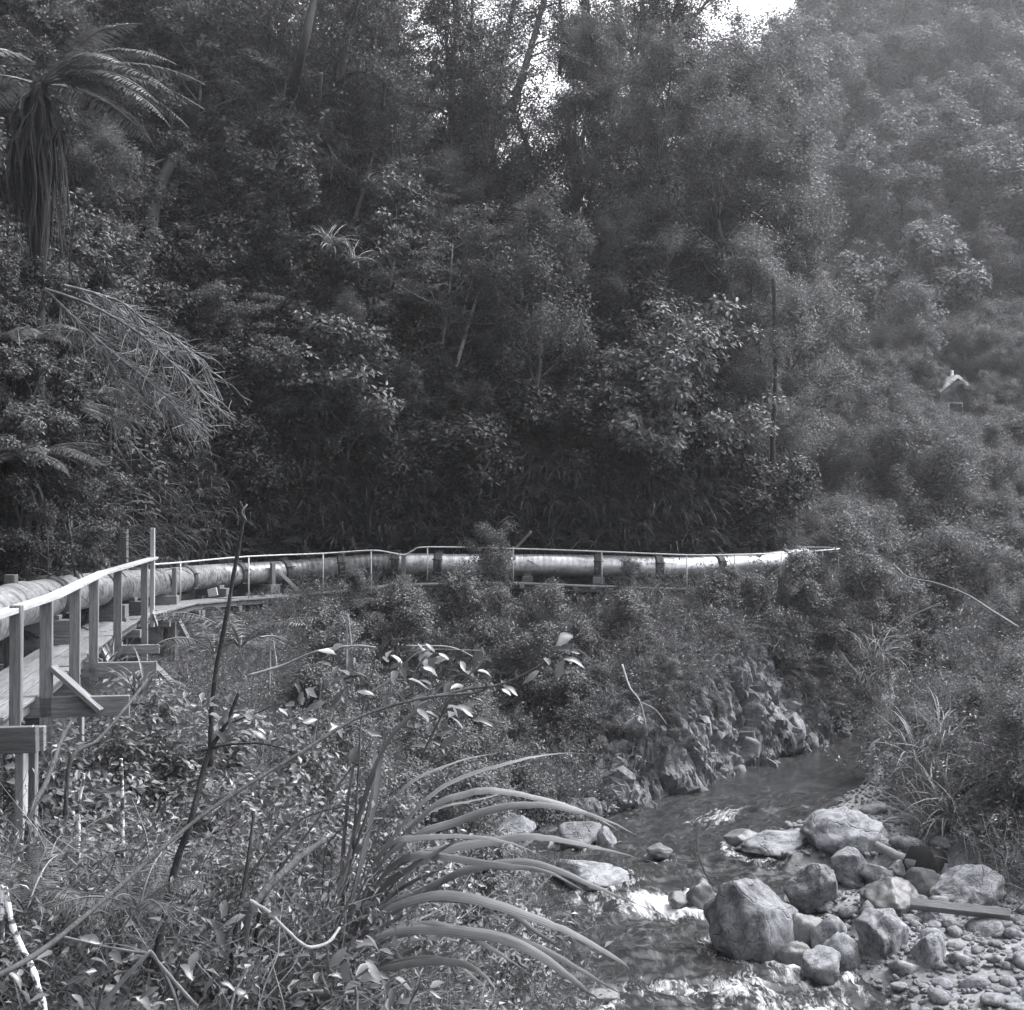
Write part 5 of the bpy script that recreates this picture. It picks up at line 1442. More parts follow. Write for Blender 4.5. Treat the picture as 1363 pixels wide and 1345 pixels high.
# rock face above the pool: fractured blocks with open joints
def worley(a, b, seed, jit=0.9):
    ia, ib = np.floor(a).astype(np.int64), np.floor(b).astype(np.int64)
    d1 = np.full(a.shape, 9.0); d2 = np.full(a.shape, 9.0); r = np.zeros(a.shape); ca = np.zeros(a.shape); cb = np.zeros(a.shape); r2 = np.zeros(a.shape); r3 = np.zeros(a.shape)
    z0 = np.zeros_like(ia)
    for i in (-1, 0, 1):
        for j in (-1, 0, 1):
            pa = ia + i + 0.5 + (_h(ia + i, ib + j, z0, seed) - 0.5) * jit; pb = ib + j + 0.5 + (_h(ia + i, ib + j, z0, seed + 1) - 0.5) * jit
            d = np.hypot(a - pa, b - pb); n = d < d1
            d2 = np.where(n, d1, np.minimum(d2, d)); d1 = np.where(n, d, d1)
            r = np.where(n, _h(ia + i, ib + j, z0, seed + 2), r); r2 = np.where(n, _h(ia + i, ib + j, z0, seed + 3), r2); r3 = np.where(n, _h(ia + i, ib + j, z0, seed + 4), r3)
            ca = np.where(n, a - pa, ca); cb = np.where(n, b - pb, cb)
    return d2 - d1, r, ca * (r2 - 0.5) + cb * (r3 - 0.5)
def rock_face():
    C = catmull(RIVER, 24); C = C[(C[:, 1] > 23.6) & (C[:, 1] < 43)]
    seg = np.concatenate([[0], np.cumsum(np.hypot(*np.diff(C, axis=0).T))])
    n = int(seg[-1] / 0.045); s = np.linspace(0, seg[-1], n)
    cx, cy = np.interp(s, seg, C[:, 0]), np.interp(s, seg, C[:, 1])
    tx, ty = np.gradient(cx), np.gradient(cy); l = np.hypot(tx, ty); nx, ny = -ty / l, tx / l
    _, tr = polydist(RIVER, cx, cy); hw = np.interp(tr, np.arange(len(RIVER)), R_HW)
    ks = np.ones(41) / 41
    nx = np.convolve(np.pad(nx, 20, 'edge'), ks, 'valid'); ny = np.convolve(np.pad(ny, 20, 'edge'), ks, 'valid'); hw = np.convolve(np.pad(hw, 20, 'edge'), ks, 'valid')
    m = 135; r = np.linspace(-0.55, 3.9, m)
    X = cx[:, None] + nx[:, None] * (hw[:, None] + r); Y = cy[:, None] + ny[:, None] * (hw[:, None] + r)
    g = H(X, Y, False)
    wz = np.interp(tr, np.arange(len(RIVER)), R_WZ)[:, None]
    Z = np.maximum(g, wz - 0.5) + 0.02
    steep = wz - 0.45 + 3.2 * np.maximum(r[None] + 0.2, 0)
    Z = np.minimum(np.maximum(Z, -9), steep)
    P = np.stack([X, Y, Z], -1)
    N = nrm(np.cross(np.gradient(P, axis=0), np.gradient(P, axis=1)))
    N = N * np.sign(N[..., 2:3] + 1e-9)
    S = np.repeat(s[:, None], m, 1); U = np.cumsum(np.concatenate([np.zeros((n, 1)), np.linalg.norm(np.diff(P, axis=1), axis=-1)], 1), 1)
    wa, wb = 0.35 * fbm(S * 0.9, U * 0.9, seed=71), 0.35 * fbm(S * 0.9 + 40, U * 0.9, seed=73)
    e1, r1, t1 = worley((S + wa) / 1.15, (U + wb) / 1.5, 81); e2, r2, t2 = worley((S + wa * .6) / 0.48 + U * 0.3, (U + wb * .6) / 0.72, 91); e3, r3, t3 = worley(S / 0.17, U / 0.26, 101)
    D = 0.42 * (r1 - 0.4) + 0.5 * t1 + 0.20 * (r2 - 0.5) + 0.36 * t2 + 0.05 * (r3 - 0.5) + 0.10 * t3
    lay = U * 2.6 + S * 0.35 + 0.9 * fbm(S * 0.7, U * 0.7, seed=111, o=2) + r1 * 2.0
    D = D + 0.10 * (np.abs((lay % 1.0) - 0.5) - 0.25) + 0.05 * (_h(np.floor(lay).astype(np.int64), np.floor(S * 2.3 + r1 * 5).astype(np.int64), np.zeros(S.shape, np.int64), 113) - 0.5) + 0.035 * fbm(S * 11, U * 11, seed=117, o=3)
    D = D - 0.24 * np.exp(-e1 / 0.035) - 0.11 * np.exp(-e2 / 0.04) - 0.03 * np.exp(-e3 / 0.08) + 0.05 * fbm(S * 4, U * 4, seed=77)
    fade = smooth(3.9, 3.0, r)[None] * smooth(0, 1.2, s)[:, None] * smooth(seg[-1], seg[-1] - 1.5, s)[:, None]
    P = P + N * (D * fade)[..., None]; P[..., 2] -= (1 - fade) * 0.5
    i, j = np.meshgrid(np.arange(n - 1), np.arange(m - 1), indexing='ij'); a = (i * m + j).ravel()
    mb = MB(); mb.add(P, np.stack([a, a + m, a + m + 1, a + 1], 1))
    tag(link('rock_face', mb.mesh('rock_face', M['rock_mid'], False)), 'fractured grey rock face dropping into the dark pool', kind='structure')
    return P
RP = rock_face()
rg = np.random.default_rng(123)
gi, gj = rg.integers(5, RP.shape[0] - 5, 150), rg.integers(18, 95, 150)
G = RP[gi, gj]; G = G[(G[:, 2] > -3.6)][:75]
scatter('rock_growth', [s[1] for s in SHRUB[:3]] + TUFT[:1] + HANG[:1] + FERN[:1], G, rots(len(G), rg, 0.5), rg.uniform(0.16, 0.42, len(G)), 'small ferns, grass and shrubs growing out of the rock face')
# loose blocks of the cliff above the pool
rc = np.random.default_rng(61)
cl = [rock_mesh('cliff_rock', 800 + k, 3, M['rock'], 14, 0.12) for k in range(6)]
pts = poisson((0.5, 10), (27, 38), 0.95, lambda x, y: (pipe_sd(x, y) < -3.4) & (river_ld(x, y)[1] > 0) & (river_ld(x, y)[0] > -0.05) & (river_ld(x, y)[0] < 4.2) & (x > 1.0 + (32 - y) * 0.2), 62, 6000)
for (x, y) in pts:
    s = rc.uniform(0.14, 0.36)
    o = link('cliff_rock', cl[rc.integers(6)]); z = Hs(x, y)
    o.location = (x, y, z + s * 0.05); o.scale = (s * rc.uniform(.8, 1.2), s * rc.uniform(.8, 1.1), s * rc.uniform(1.0, 1.7))
    o.rotation_euler = (rc.normal(0, .35), rc.normal(0, .35), rc.uniform(0, 6.28))
    tag(o, 'fractured grey block in the rock face above the dark pool', 'rock', 'blocks of the rock face above the pool')
for (px, yb, wp, hp, d, lab) in [(1300, 1185, 175, 95, 25.6, 'big dark mossy rock overhung by grass on the right bank'), (1262, 1130, 90, 60, 27.0, 'mossy hump of bank above the log end')]:
    o = link('mossy_rock', rock_mesh('mossy_rock', int(px), 5, M['moss'], 8, 0.16)); p = pix(px, yb - hp * 0.5, d)
    o.location = p; k = d / FPX / 2; o.scale = (wp * k, wp * k * 0.8, hp * k * 1.1); tag(o, lab, 'rock')

# ------------------------------------------------------------------ near plants
# flax: leaves traced one by one, in image pixels with their own distances
flax = empty('flax_bush', (pix(430, 1340, 6.0).x, 6.0, Hs(pix(430, 1340, 6.0).x, 6.0))); tag(flax, 'big near flax bush with long strap leaves arching right over the river', 'flax')
def fx(X, Y): return (380 + X / 2.524, 820 + Y / 2.524)
BL = [ # (crop points), width px, depth base, depth tip, material, twist
 ([(85, 1285), (165, 1000), (215, 560), (268, 335)], 21, 6.1, 6.0, 'flax_dark', 1.0),
 ([(95, 1290), (185, 900), (250, 640), (330, 430), (440, 305), (540, 220), (640, 168)], 42, 6.0, 5.5, 'flax', 0.5),
 ([(110, 1240), (205, 860), (280, 610), (300, 450), (330, 360)], 26, 6.0, 6.2, 'flax_dark', 0.8),
 ([(150, 1210), (220, 1000), (300, 740), (400, 575), (560, 490), (800, 448)], 15, 6.2, 6.6, 'flax', 0.3),
 ([(160, 1200), (250, 960), (330, 780), (440, 640), (560, 552), (740, 490), (880, 468), (1040, 468)], 22, 6.0, 6.4, 'flax', 0.4),
 ([(200, 1100), (320, 830), (480, 645), (600, 592), (690, 580), (860, 615), (1040, 675), (1150, 742)], 24, 6.1, 6.0, 'flax', 0.3),
 ([(180, 1150), (260, 900), (345, 755), (500, 650), (700, 598), (850, 545)], 13, 6.3, 7.0, 'flax_dark', 0.6),
 ([(190, 1130), (300, 850), (430, 735), (560, 690), (660, 652), (760, 630), (900, 638), (1080, 695), (1250, 772)], 30, 5.9, 5.4, 'flax', 0.3),
 ([(170, 1140), (250, 920), (340, 770), (440, 738), (600, 738), (760, 770), (900, 822)], 24, 5.8, 5.4, 'flax', 0.3),
 ([(200, 1080), (300, 900), (400, 810), (560, 770), (700, 750), (800, 735), (930, 745), (1100, 790), (1262, 842)], 34, 6.0, 5.6, 'flax', 0.2),
 ([(220, 1040), (330, 860), (430, 803), (600, 815), (760, 838), (900, 872), (1090, 972)], 22, 5.8, 5.2, 'flax', 0.5),
 ([(210, 1090), (300, 990), (450, 920), (600, 852), (780, 826), (920, 850), (1100, 930), (1302, 1030)], 28, 5.9, 5.2, 'flax', 0.3),
 ([(200, 1110), (330, 985), (480, 935), (620, 945), (780, 985), (960, 1060), (1120, 1165), (1165, 1215)], 32, 5.6, 4.8, 'flax', 0.3),
 ([(215, 1100), (420, 962), (580, 945), (720, 980), (850, 1060), (985, 1148)], 22, 5.7, 5.0, 'flax', 0.6),
 ([(200, 1130), (330, 1060), (420, 1038), (500, 1040), (620, 1070), (720, 1130), (860, 1245)], 24, 5.5, 4.8, 'flax', 0.3),
 ([(210, 1120), (350, 1060), (480, 1045), (600, 1055), (760, 1092), (900, 1170), (1000, 1250), (1080, 1312)], 32, 5.4, 4.5, 'flax', 0.25),
 ([(240, 1130), (420, 1060), (600, 1050), (790, 1092), (1000, 1190), (1200, 1312)], 24, 5.6, 4.7, 'flax', 0.4),
 ([(150, 1250), (340, 1180), (480, 1155), (600, 1168), (680, 1210), (705, 1285)], 26, 5.2, 4.9, 'flax_dark', 0.4),
 ([(140, 1250), (400, 1150), (560, 1160), (650, 1220), (700, 1300)], 14, 5.3, 5.0, 'flax_dark', 0.7),
 ([(120, 1280), (215, 950), (290, 640), (310, 480), (345, 370)], 30, 5.9, 5.9, 'flax', 1.3),
 ([(130, 1270), (240, 1030), (330, 900), (400, 850), (470, 800), (560, 765), (640, 752)], 40, 5.8, 5.5, 'flax', 0.5),
 ([(140, 1240), (280, 1000), (380, 880), (450, 850)], 18, 5.7, 5.6, 'flax_dark', 0.8),
 ([(105, 1290), (150, 1110), (190, 960), (215, 860)], 26, 5.7, 5.7, 'flax_dark', 1.2),
 ([(160, 1190), (260, 1010), (360, 930), (470, 870), (540, 850)], 16, 6.1, 6.0, 'flax_dark', 0.7),
 ([(150, 1230), (300, 1060), (400, 1000), (440, 980)], 20, 5.6, 5.4, 'flax', 0.7),
]
rf = np.random.default_rng(5); rq = np.random.default_rng(15)
for k in range(24):
    bx, by = rq.uniform(95, 230), rq.uniform(1150, 1290); a = rq.uniform(-0.25, 1.1); ln = rq.uniform(200, 620); cx, cy = bx, by; pp = [(cx, cy)]; kink = rq.random() < 0.4
    for j in range(5):
        cx += math.sin(a) * ln / 5; cy -= math.cos(a) * ln / 5; pp.append((cx, cy)); a += rq.uniform(0.02, 0.22) + (rq.uniform(0.6, 1.3) if kink and j == 3 else 0)
    d0 = rq.uniform(5.6, 6.3)
    BL.append((pp, rq.uniform(9, 22), d0, d0 + rq.uniform(-0.5, 0.4), 'flax_dark' if rq.random() < 0.55 else 'flax', rq.uniform(0.2, 1.4)))
for pts_, wd, d0, d1, mt, tws in BL:
    n = len(pts_); q = [tuple(pix(*fx(*p), d0 + (d1 - d0) * (i / (n - 1)) ** 1.3)) for i, p in enumerate(pts_)]
    P = catmull(q, 6)
    ph = rf.uniform(0, 6.28, 3); ss = np.linspace(0, 1, len(P))
    P = P + (np.stack([np.sin(ss * 11 + ph[0]), np.sin(ss * 9 + ph[1]), np.sin(ss * 13 + ph[2])], 1) * 0.008 + rf.normal(0, 0.0015, P.shape)) * ss[:, None]
    # the leaf's flat side turns towards the sky and a little to the viewer
    mb = MB(); strap(mb, P - np.array(flax.location), wd / 2.524 / FPX * (d0 + d1) / 2 * 1.5, tws * rf.choice([-1, 1]) * 0.5, 0.22, 0, np.array([0.15, 1.0, 0.55]))
    me = mb.mesh('leaf', M[mt]); nv = len(P)
    st = np.stack([np.tile([0.0, 0.5, 1.0], nv) + rf.uniform(0, 20), np.repeat(np.linspace(0, 1, nv), 3), np.zeros(3 * nv)], 1)
    me.attributes.new('strip', 'FLOAT_VECTOR', 'POINT').data.foreach_set('vector', st.astype(np.float32).ravel())
    link('leaf', me, flax)

def broad_leaf_mesh(seed, L=1.0, W=0.42):
    rng = np.random.default_rng(seed); n = 7
    s = np.linspace(0, 1, n); w_ = np.sin(np.pi * s ** 0.85) ** 0.8 * W / 2 + 0.004
    z = -0.22 * s ** 2 * rng.uniform(0.3, 1.3); xw = 0.05 * np.sin(s * 7 + seed)
    mid = np.stack([s, xw, z], 1)
    a = mid + np.stack([0 * s, w_, w_ * 0.35 + 0.012 * np.sin(s * 15 + seed)], 1); b = mid + np.stack([0 * s, -w_, w_ * 0.35 + 0.012 * np.cos(s * 13)], 1)
    v = np.stack([a, mid, b], 1).reshape(-1, 3); i = np.arange(n - 1) * 3
    q = np.concatenate([np.stack([i, i + 1, i + 4, i + 3], 1), np.stack([i + 1, i + 2, i + 5, i + 4], 1)])
    mb = MB(); mb.add(v, q); return mb.mesh('leaf', M['leaf_gloss'])
BLF = [broad_leaf_mesh(k, 1.0, 0.36 + 0.05 * (k % 4)) for k in range(6)]
def put_leaf(parent, p, dirv, nv, L):
    d = Vector(dirv).normalized(); nv = Vector(nv); s = nv.cross(d).normalized(); u = d.cross(s)
    o = link('leaf', BLF[rf.integers(6)], parent)
    o.matrix_local = Matrix.Translation(Vector(p) - Vector(parent.location)) @ Matrix((d, s, u)).transposed().to_4x4() @ Matrix.Diagonal((L, L * rf.uniform(.8, 1.15), L, 1))
def leafy(name, label, cat, stems, mat, leafspots, Lpx):
    p0 = pix(*stems[0][0][0])
    r = empty(name, tuple(p0)); tag(r, label, cat)
    for pts_, a, b in stems: stem('stem', pts_, a, b, M[mat], '', '', 7, parent=r)
    for (px, py, d) in leafspots:
        dr = Vector((rf.normal(0.25, .8), rf.normal(-.2, .6), rf.normal(-.15, .5))); nv = Vector((rf.normal(0, .45), rf.normal(-.35, .4), 1))
        put_leaf(r, pix(px, py, d), dr, nv, Lpx * rf.uniform(0.38, 0.9) / FPX * d)
    return r
def spots(n, cx, cy, sx, sy, d, sd=0.25): return [(rf.normal(cx, sx), rf.normal(cy, sy), d + rf.normal(0, sd)) for _ in range(n)]
def c2(X, Y): return (430 + X / 3.4075, 820 + Y / 3.4075)
leafy('broadleaf_branch', 'long bare branch rising from the bottom left corner to a leafy tip', 'branch',
      [([(-10, 1303, 3.6), (60, 1262, 3.8), (150, 1188, 4.1), (270, 1085, 4.4), (400, 1002, 4.7), (478, 955, 4.9), (560, 930, 5.0), (632, 922, 5.1), (648, 914, 5.1), (644, 905, 5.1)], .0092, .0035),
       ([(560, 932, 5.0), (620, 918, 5.1), (668, 911, 5.1), (712, 890, 5.1), (738, 873, 5.1), (768, 860, 5.1)], .006, .003)], 'bark',
      [(*c2(1130, 85), 5.1), (*c2(1150, 125), 5.1), (*c2(1060, 145), 5.1), (*c2(1010, 190), 5.1), (*c2(1140, 150), 5.05), (*c2(1090, 190), 5.1), (*c2(1020, 250), 5.05), (*c2(1050, 280), 5.1), (*c2(980, 280), 5.05), (*c2(880, 240), 5.1), (*c2(820, 320), 5.1), (*c2(900, 390), 5.0)] + spots(16, 600, 925, 40, 22, 5.1, .15), 36)
leafy('broadleaf_shrub', 'glossy broad-leaved shrub with bright leaves behind the upright flax leaves', 'shrub',
      [([(470, 1130, 5.9), (478, 1010, 5.9), (482, 950, 5.9), (500, 880, 5.8)], .006, .003), ([(560, 1010, 5.8), (600, 930, 5.7), (640, 880, 5.7), (641, 862, 5.7)], .006, .003),
       ([(480, 930, 5.8), (520, 905, 5.8), (560, 868, 5.8), (640, 866, 5.8)], .005, .002), ([(415, 1000, 5.8), (423, 950, 5.8), (428, 905, 5.8)], .005, .003)], 'twig',
      spots(42, 560, 888, 62, 18, 5.8) + spots(20, 480, 895, 35, 22, 5.8) + spots(16, 590, 965, 30, 22, 5.8), 34)
leafy('broadleaf_shrub', 'leafy top of the dark knobbly stem left of the flax', 'shrub',
      [([(205, 1290, 5.0), (232, 1160, 5.1), (255, 1090, 5.1), (276, 1008, 5.2), (300, 965, 5.2), (318, 922, 5.2)], .016, .006), ([(268, 1000, 5.2), (300, 992, 5.2), (345, 990, 5.2), (380, 997, 5.2)], .006, .003),
       ([(300, 965, 5.2), (340, 950, 5.2), (362, 940, 5.2)], .004, .002)], 'bark_dark',
      spots(16, 300, 940, 26, 20, 5.2) + spots(22, 385, 945, 45, 24, 5.3), 32)
leafy('broadleaf_shrub', 'low broad-leaved shrub at the bottom left edge', 'shrub',
      [([(250, 1400, 4.2), (230, 1320, 4.3), (200, 1266, 4.4)], .008, .004), ([(120, 1400, 4.2), (140, 1310, 4.2), (180, 1290, 4.2)], .006, .003), ([(300, 1400, 4.2), (310, 1330, 4.3), (330, 1290, 4.4)], .006, .003)], 'bark',
      spots(34, 170, 1290, 90, 28, 4.3) + spots(20, 330, 1270, 40, 45, 4.6), 36)
leafy('broadleaf_shrub', 'low broad-leaved shrub at the foot of the flax', 'shrub',
      [([(470, 1400, 4.4), (475, 1330, 4.5), (465, 1290, 4.5)], .008, .004), ([(540, 1400, 4.4), (545, 1340, 4.5), (560, 1310, 4.5)], .006, .003)], 'bark',
      spots(26, 480, 1300, 45, 22, 4.5) + spots(10, 560, 1325, 30, 12, 4.5), 42)
N_ = [
 ('dead_sapling', [(282, 945, 5.6), (290, 880, 5.6), (300, 830, 5.6), (312, 760, 5.6), (324, 690, 5.6), (319, 668, 5.6)], .013, .006, 'bark_dark', 'dark knobbly upright stem crossing the walkway line left of centre'),
 ('dead_sapling', [(327, 692, 5.6), (322, 682, 5.58), (329, 672, 5.6)], .005, .003, 'twig', 'small pale broken tip on the dark upright stem'),
 ('dead_sapling', [(310, 1262, 5.0), (328, 1160, 5.1), (338, 1080, 5.2)], .010, .005, 'bark_dark', 'straight dark dead stem left of the flax'),
 ('dead_sapling', [(335, 1210, 5.0), (390, 1150, 5.2), (432, 1118, 5.4)], .017, .013, 'bark', 'thick broken stem slanting towards the flax'),
 ('dead_sapling', [(355, 1185, 5.3), (420, 1095, 5.5), (440, 1060, 5.6), (497, 985, 5.8)], .008, .003, 'bark_dark', 'thin dark stem slanting up behind the flax'),
 ('dead_sapling', [(330, 1170, 5.4), (395, 1095, 5.6), (470, 1070, 5.7)], .006, .003, 'bark_dark', 'thin dark stem running into the upright flax leaves'),
 ('pale_root', [(332, 1199, 4.9), (358, 1215, 4.9), (381, 1238, 4.9), (408, 1260, 4.9), (436, 1255, 5.0), (452, 1235, 5.1)], .008, .006, 'bark_pale', 'smooth pale curved stem bending down to the flax foot'),
 ('lichen_stick', [(5, 1180, 4.4), (16, 1230, 4.4), (32, 1268, 4.4), (46, 1298, 4.3), (58, 1345, 4.3), (62, 1370, 4.3)], .010, .012, 'lichen', 'dark stick with white lichen patches in the bottom left corner'),
 ('lichen_stick', [(163, 1070, 7.5), (162, 1030, 7.5), (161, 1010, 7.5)], .012, .009, 'lichen', 'short whitish upright stick below the walkway'),
 ('lichen_stick', [(105, 1075, 7.5), (110, 1045, 7.5), (112, 1030, 7.5)], .013, .008, 'lichen', 'short whitish stump among the scrub under the walkway'),
 ('dead_twig', [(135, 1340, 4.1), (168, 1300, 4.1), (200, 1266, 4.1)], .008, .006, 'twig', 'pale dead stem forming the left side of a peak at the bottom edge'),
 ('dead_twig', [(200, 1266, 4.1), (222, 1295, 4.15), (262, 1340, 4.2)], .006, .006, 'twig', 'pale dead stem forming the right side of a peak at the bottom edge'),
 ('dead_twig', [(430, 1320, 4.4), (400, 1322, 4.4), (385, 1330, 4.4)], .006, .004, 'twig', 'short pale twig at the foot of the flax'),
 ('dead_twig', [(75, 1245, 4.4), (150, 1262, 4.5), (200, 1270, 4.6)], .005, .004, 'twig', 'thin stem lying across the bottom left shrub'),
 ('dead_twig', [(330, 900, 8.5), (380, 885, 8.5), (420, 868, 8.4), (470, 860, 8.4), (500, 862, 8.4)], .010, .006, 'bark_pale', 'pale bent twig over the scrub right of the trestles'),
 ('dead_twig', [(360, 845, 12), (366, 870, 12), (368, 892, 12)], .010, .008, 'bark_pale', 'short pale upright stick under the far trestles'),
 ('dead_twig', [(462, 820, 16), (466, 845, 16), (468, 865, 16)], .012, .012, 'bark_pale', 'pale forked twig in the bank scrub'),
 ('dead_twig', [(540, 860, 15), (600, 862, 15), (640, 880, 15)], .012, .008, 'bark_pale', 'pale twig lying along the bank scrub'),
 ('dead_twig', [(95, 1010, 8), (130, 985, 8.2), (165, 945, 8.5), (196, 905, 9)], .014, .008, 'bark', 'dark stem leaning up past the outrigger beams'),
 ('dead_twig', [(40, 1085, 7), (62, 1040, 7.2), (82, 985, 7.6), (95, 960, 8)], .02, .010, 'bark', 'dark stem leaning against the near walkway post'),
]
for i, (nm, pts_, a, b, mt, lab) in enumerate(N_):
    q0 = pts_[0]; pts_ = ([(q0[0] + (q0[0] - pts_[1][0]) * 0.25, q0[1] + 75, q0[2])] if lab.startswith(('dark', 'straight', 'thick', 'thin dark', 'short whitish', 'short pale upright', 'pale forked')) else []) + pts_
    stem(nm, pts_, a, b, M[mt], lab, 'stem', 8, seed=40 + i, rough=0.3)
# near ferns with their fronds
for i, (px, py, d, L, lab) in enumerate([(35, 1190, 5.2, 0.42, 'fern with comb-like fronds at the left edge'), (75, 1180, 5.6, 0.45, 'fern arching right below the near walkway legs'), (185, 1185, 5.0, 0.35, 'small fern under the long bare branch'),
                                         (60, 1150, 6.2, 0.45, 'fern against the foot of the near walkway legs'), (320, 850, 11.0, 0.8, 'pale fern below the trestle legs'), (285, 860, 13.0, 0.8, 'pale fern beside the trestle brace')]):
    p = pix(px, py, d); r = empty('fern', (p.x, d, p.z - 0.08)); tag(r, lab, 'fern'); rng = np.random.default_rng(900 + i)
    for k in range(8):
        mb = MB(); fern_frond(mb, (0, 0, 0.0), k * 0.785 + rng.uniform(-.3, .3), rng.uniform(0.5, 1.1), L * rng.uniform(.8, 1.15), rng, 0.24, 30, rng.uniform(.9, 1.3))
        link('frond', mb.mesh('frond', [M['fern'], M['twig']], False), r)

# ------------------------------------------------------------------ haze in the valley air
def haze():
    m = bpy.data.materials.new('haze'); m.use_nodes = True; n = m.node_tree.nodes; n.clear()
    o = n.new('ShaderNodeOutputMaterial'); v = n.new('ShaderNodeVolumePrincipled')
    v.inputs['Color'].default_value = (0.93, 0.94, 0.96, 1); v.inputs['Density'].default_value = HAZE; v.inputs['Anisotropy'].default_value = 0.68
    m.node_tree.links.new(v.outputs[0], o.inputs['Volume'])
    x0, x1, y0, y1, z0, z1 = -60, 170, -30, 230, -9, 200
    mb = MB(); vv = [(x, y, z) for z in (z0, z1) for y in (y0, y1) for x in (x0, x1)]
    mb.add(vv, [(0, 2, 3, 1), (4, 5, 7, 6), (0, 1, 5, 4), (2, 6, 7, 3), (0, 4, 6, 2), (1, 3, 7, 5)])
    tag(link('haze', mb.mesh('haze', m, False)), 'pale valley haze', kind='stuff')
HAZE = 0.0007
if HAZE: haze()

# leafy shrubs of the near slope
pts = poisson((-5.5, 0.6), (5.6, 19), 0.62, lambda x, y: (river_ld(x, y)[0] > 0.6) & (pipe_sd(x, y) < -1.2) & vis(x, y, -30, 640) & (681.5 + x / y * FPX < np.interp(y, [5, 7, 8, 10, 14, 19], [375, 390, 440, 520, 600, 640])), 71, 6000)
for (x, y) in pts:
    s = rt.uniform(0.5, 1.05) * np.interp(y, [5, 8, 11, 19], [0.6, 0.9, 1.6, 1.9])
    plant('near_shrub', NSHRUB[rt.integers(5)], (x, y, Hs(x, y) - 0.05), s, rt.uniform(0, 6.28), 'small leafy shrub on the near slope among dry bracken', 'shrub', 'small shrubs on the near slope', (rt.normal(0, .15), rt.normal(0, .15)))
# growth that closes the pool on the right
for (px, py, d, sc_, lab) in [(1180, 1040, 31.5, 0.40, 'pale shrub at the far end of the pool'), (1228, 1045, 30.0, 0.48, 'pale shrub at the right end of the pool'), (1268, 1050, 29.0, 0.65, 'pale shrub behind the arching grass by the pool')]:
    plant('pale_shrub', PSHRUB[int(px) % 4], tuple(pix(px, py, d)), sc_, px * 0.1, lab, 'shrub', None)

for (px, py, d, sc_, lab) in [(1085, 835, 37.6, 1.0, 'dark shrub at the top of the cliff under the handrail corner'), (1125, 850, 38.4, 1.05, 'dark shrub on the point of the cliff'), (1160, 870, 39.5, 1.0, 'outermost dark shrub on the point of the cliff'),
                              (1110, 905, 37.0, 0.8, 'shrub hanging down the outer rock face'), (1150, 915, 38.6, 0.85, 'shrub hanging lowest beside the spiky grass clump'), (1030, 850, 36.0, 0.8, 'leafy shrub drooping over the rock face'),
                              (1180, 905, 41.0, 0.9, 'shrub behind the spiky grass clump on the cliff'), (1175, 850, 42.5, 0.9, 'upper shrub behind the point of the cliff')]:
    plant('bank_shrub', SHRUB[int(px) % 5], tuple(pix(px, py, d)), sc_, px * 0.37, lab, 'shrub', None, (0.35, 0.2))

for (px, py, d, sc_, lab) in [(18, 560, 21.0, 0.42, 'dark bush below the low tree fern at the edge'), (70, 470, 25.5, 0.45, 'dark bush right of the tall tree fern trunk'), (35, 420, 23.2, 0.40, 'leafy bush wrapped round the tall tree fern trunk'), (105, 640, 22.5, 0.4, 'dark bush under the dead twiggy branch'), (60, 690, 21.0, 0.36, 'lowest dark bush behind the near pipe')]:
    p = pix(px, py, d)
    plant('forest_bush', FOREST[int(px) % 5], (p.x, d, p.z - 1.6), sc_, px, lab, 'shrub', None)
for px in (12, 55, 95, 121, 150, 189):
    e = edge_at_px(px) - inner(px) * 0.125 - edge_dir(px) * 0.0
    for dz in (-0.06, -0.20):
        mb = MB(); mb.add(*tube(np.array([(0, 0, 0), (0.04, -0.0, 0)]), 0.022, 6))
        o = link('bolt', mb.mesh('bolt', M['band'])); o.location = (e.x - 0.01, e.y, e.z + dz); child_local(o, walk)

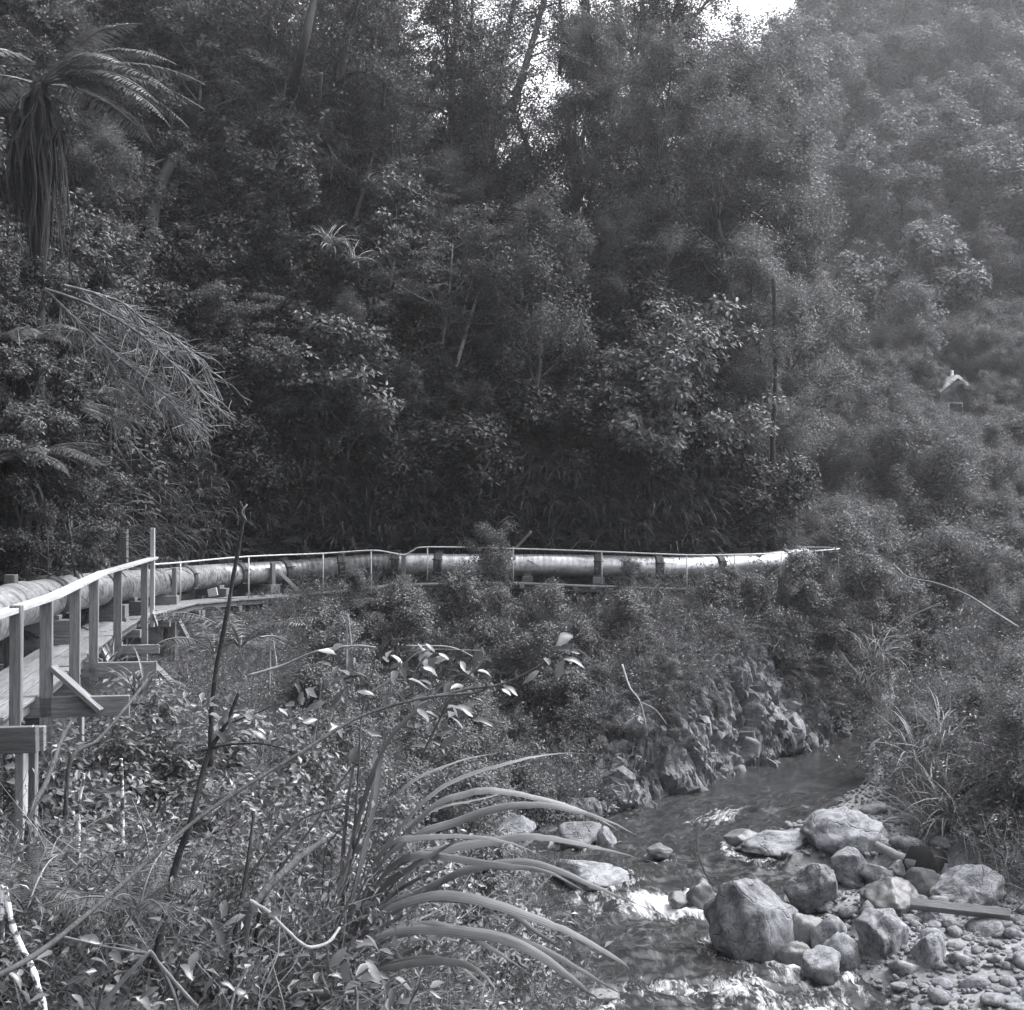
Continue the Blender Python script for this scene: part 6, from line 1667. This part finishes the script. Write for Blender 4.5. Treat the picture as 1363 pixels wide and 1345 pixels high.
# ------------------------------------------------------------------ a label for each: where it stands in its row, beside what
WORD = ['leftmost', 'second from left', 'third from left', 'fourth from left', 'fifth from left', 'sixth from left', 'seventh from left', 'eighth from left', 'ninth from left', 'tenth from left',
        'eleventh from left', 'twelfth from left', 'thirteenth from left', 'fourteenth from left', 'fifteenth from left', 'sixteenth from left']
ROW = ['nearest row', 'second row', 'third row', 'fourth row', 'fifth row', 'sixth row', 'seventh row', 'eighth row', 'ninth row', 'tenth row']
CFG = {
 'trees on the dark left slope': ('dark small-leaved tree', [(110, 'behind the tall tree fern'), (280, 'behind the dead twiggy branch'), (9e9, 'above the ribbed pipe')]),
 'trees on the middle slope': ('dense evergreen tree', [(560, 'above the pipe bend'), (700, 'behind the leaning pale trunk'), (9e9, 'above the shiny pipe')]),
 'trees on the right spur': ('hazy small-leaved tree', [(930, 'above the rounded leafy tree'), (9e9, 'at the end of the spur')]),
 'trees on the skyline ridge': ('thin-crowned ridge tree', [(600, 'above the dark left slope'), (780, 'left of the thick upright trunk'), (9e9, 'by the fan of stems')]),
 'shrubs below the walkway': ('leafy bank shrub', [(450, 'under the timber trestles'), (700, 'below the pipe bend'), (9e9, 'above the rock face')]),
 'shrubs on the right bank': ('fluffy pale shrub', [(1200, 'beside the pool'), (9e9, 'above the mossy rock')]),
 'shrubs at the foot of the far hillside': ('pale bushy shrub', [(1150, 'behind the handrail corner'), (1280, 'left of the hut'), (9e9, 'right of the hut')]),
 'trees low on the far hillside': ('rounded hillside tree', [(1180, 'low beside the spur'), (9e9, 'low near the hut')]),
 'trees high on the far hillside by the sky gap': ('hazy rounded tree', [(9e9, 'high beside the sky gap')]),
 'trees high on the far hillside': ('hazy rounded tree', [(1270, 'high up above the hut'), (9e9, 'high up in the corner')]),
 'small shrubs on the near slope': ('small leafy shrub', [(150, 'below the outrigger beams'), (330, 'round the dark knobbly stem'), (9e9, 'left of the flax')]),
 'stones of the gravel beach': ('grey stone', [(1270, 'on the gravel beside the boulders'), (9e9, 'on the gravel below the plank')]),
 'stones along the near water edge': ('pale stone', [(660, 'at the water edge behind the flax'), (9e9, 'in the shallows behind the flax tips')]),
 'stones among the boulders': ('grey stone', [(9e9, 'wedged among the boulders below the pool')]),
 'blocks of the rock face above the pool': ('loose grey rock', [(1000, 'on the rock face left end'), (9e9, 'on the rock face above the pool')]),
}
bpy.context.view_layer.update()
cells = {}
for o in SC.objects:
    g = o.get('group')
    if g in CFG and o.get('category'):
        x, y = o.location.x, o.location.y; px = 681.5 + x / y * FPX
        k = next(i for i, c in enumerate(CFG[g][1]) if px < c[0])
        cells.setdefault((g, k), []).append((y, px, o))
for (g, k), L in cells.items():
    L.sort(key=lambda t: t[0]); rows_n = max(1, math.ceil(len(L) / 14)); per = math.ceil(len(L) / rows_n)
    for r_ in range(rows_n):
        row = sorted(L[r_ * per:(r_ + 1) * per], key=lambda t: t[1])
        for i, (_, _, o) in enumerate(row):
            where = (' in the ' + ROW[min(r_, 9)] + ' ') if rows_n > 1 else ' '
            o['label'] = CFG[g][0] + ', ' + WORD[min(i, 15)] + where + CFG[g][1][k][1]

for (px, py, d, sc_, lab) in [(1251, 535, 68.5, 0.50, 'pale bush hiding the left half of the little hut'), (1279, 556, 68.0, 0.50, 'pale bush right in front of the little hut'), (1304, 555, 68.2, 0.50, 'pale bush against the right side of the little hut'), (1316, 540, 69.0, 0.5, 'pale bush just right of the little hut')]:
    plant('pale_shrub', PSHRUB[px % 4], tuple(pix(px, py, d)), sc_, px * 0.3, lab, 'shrub', None)
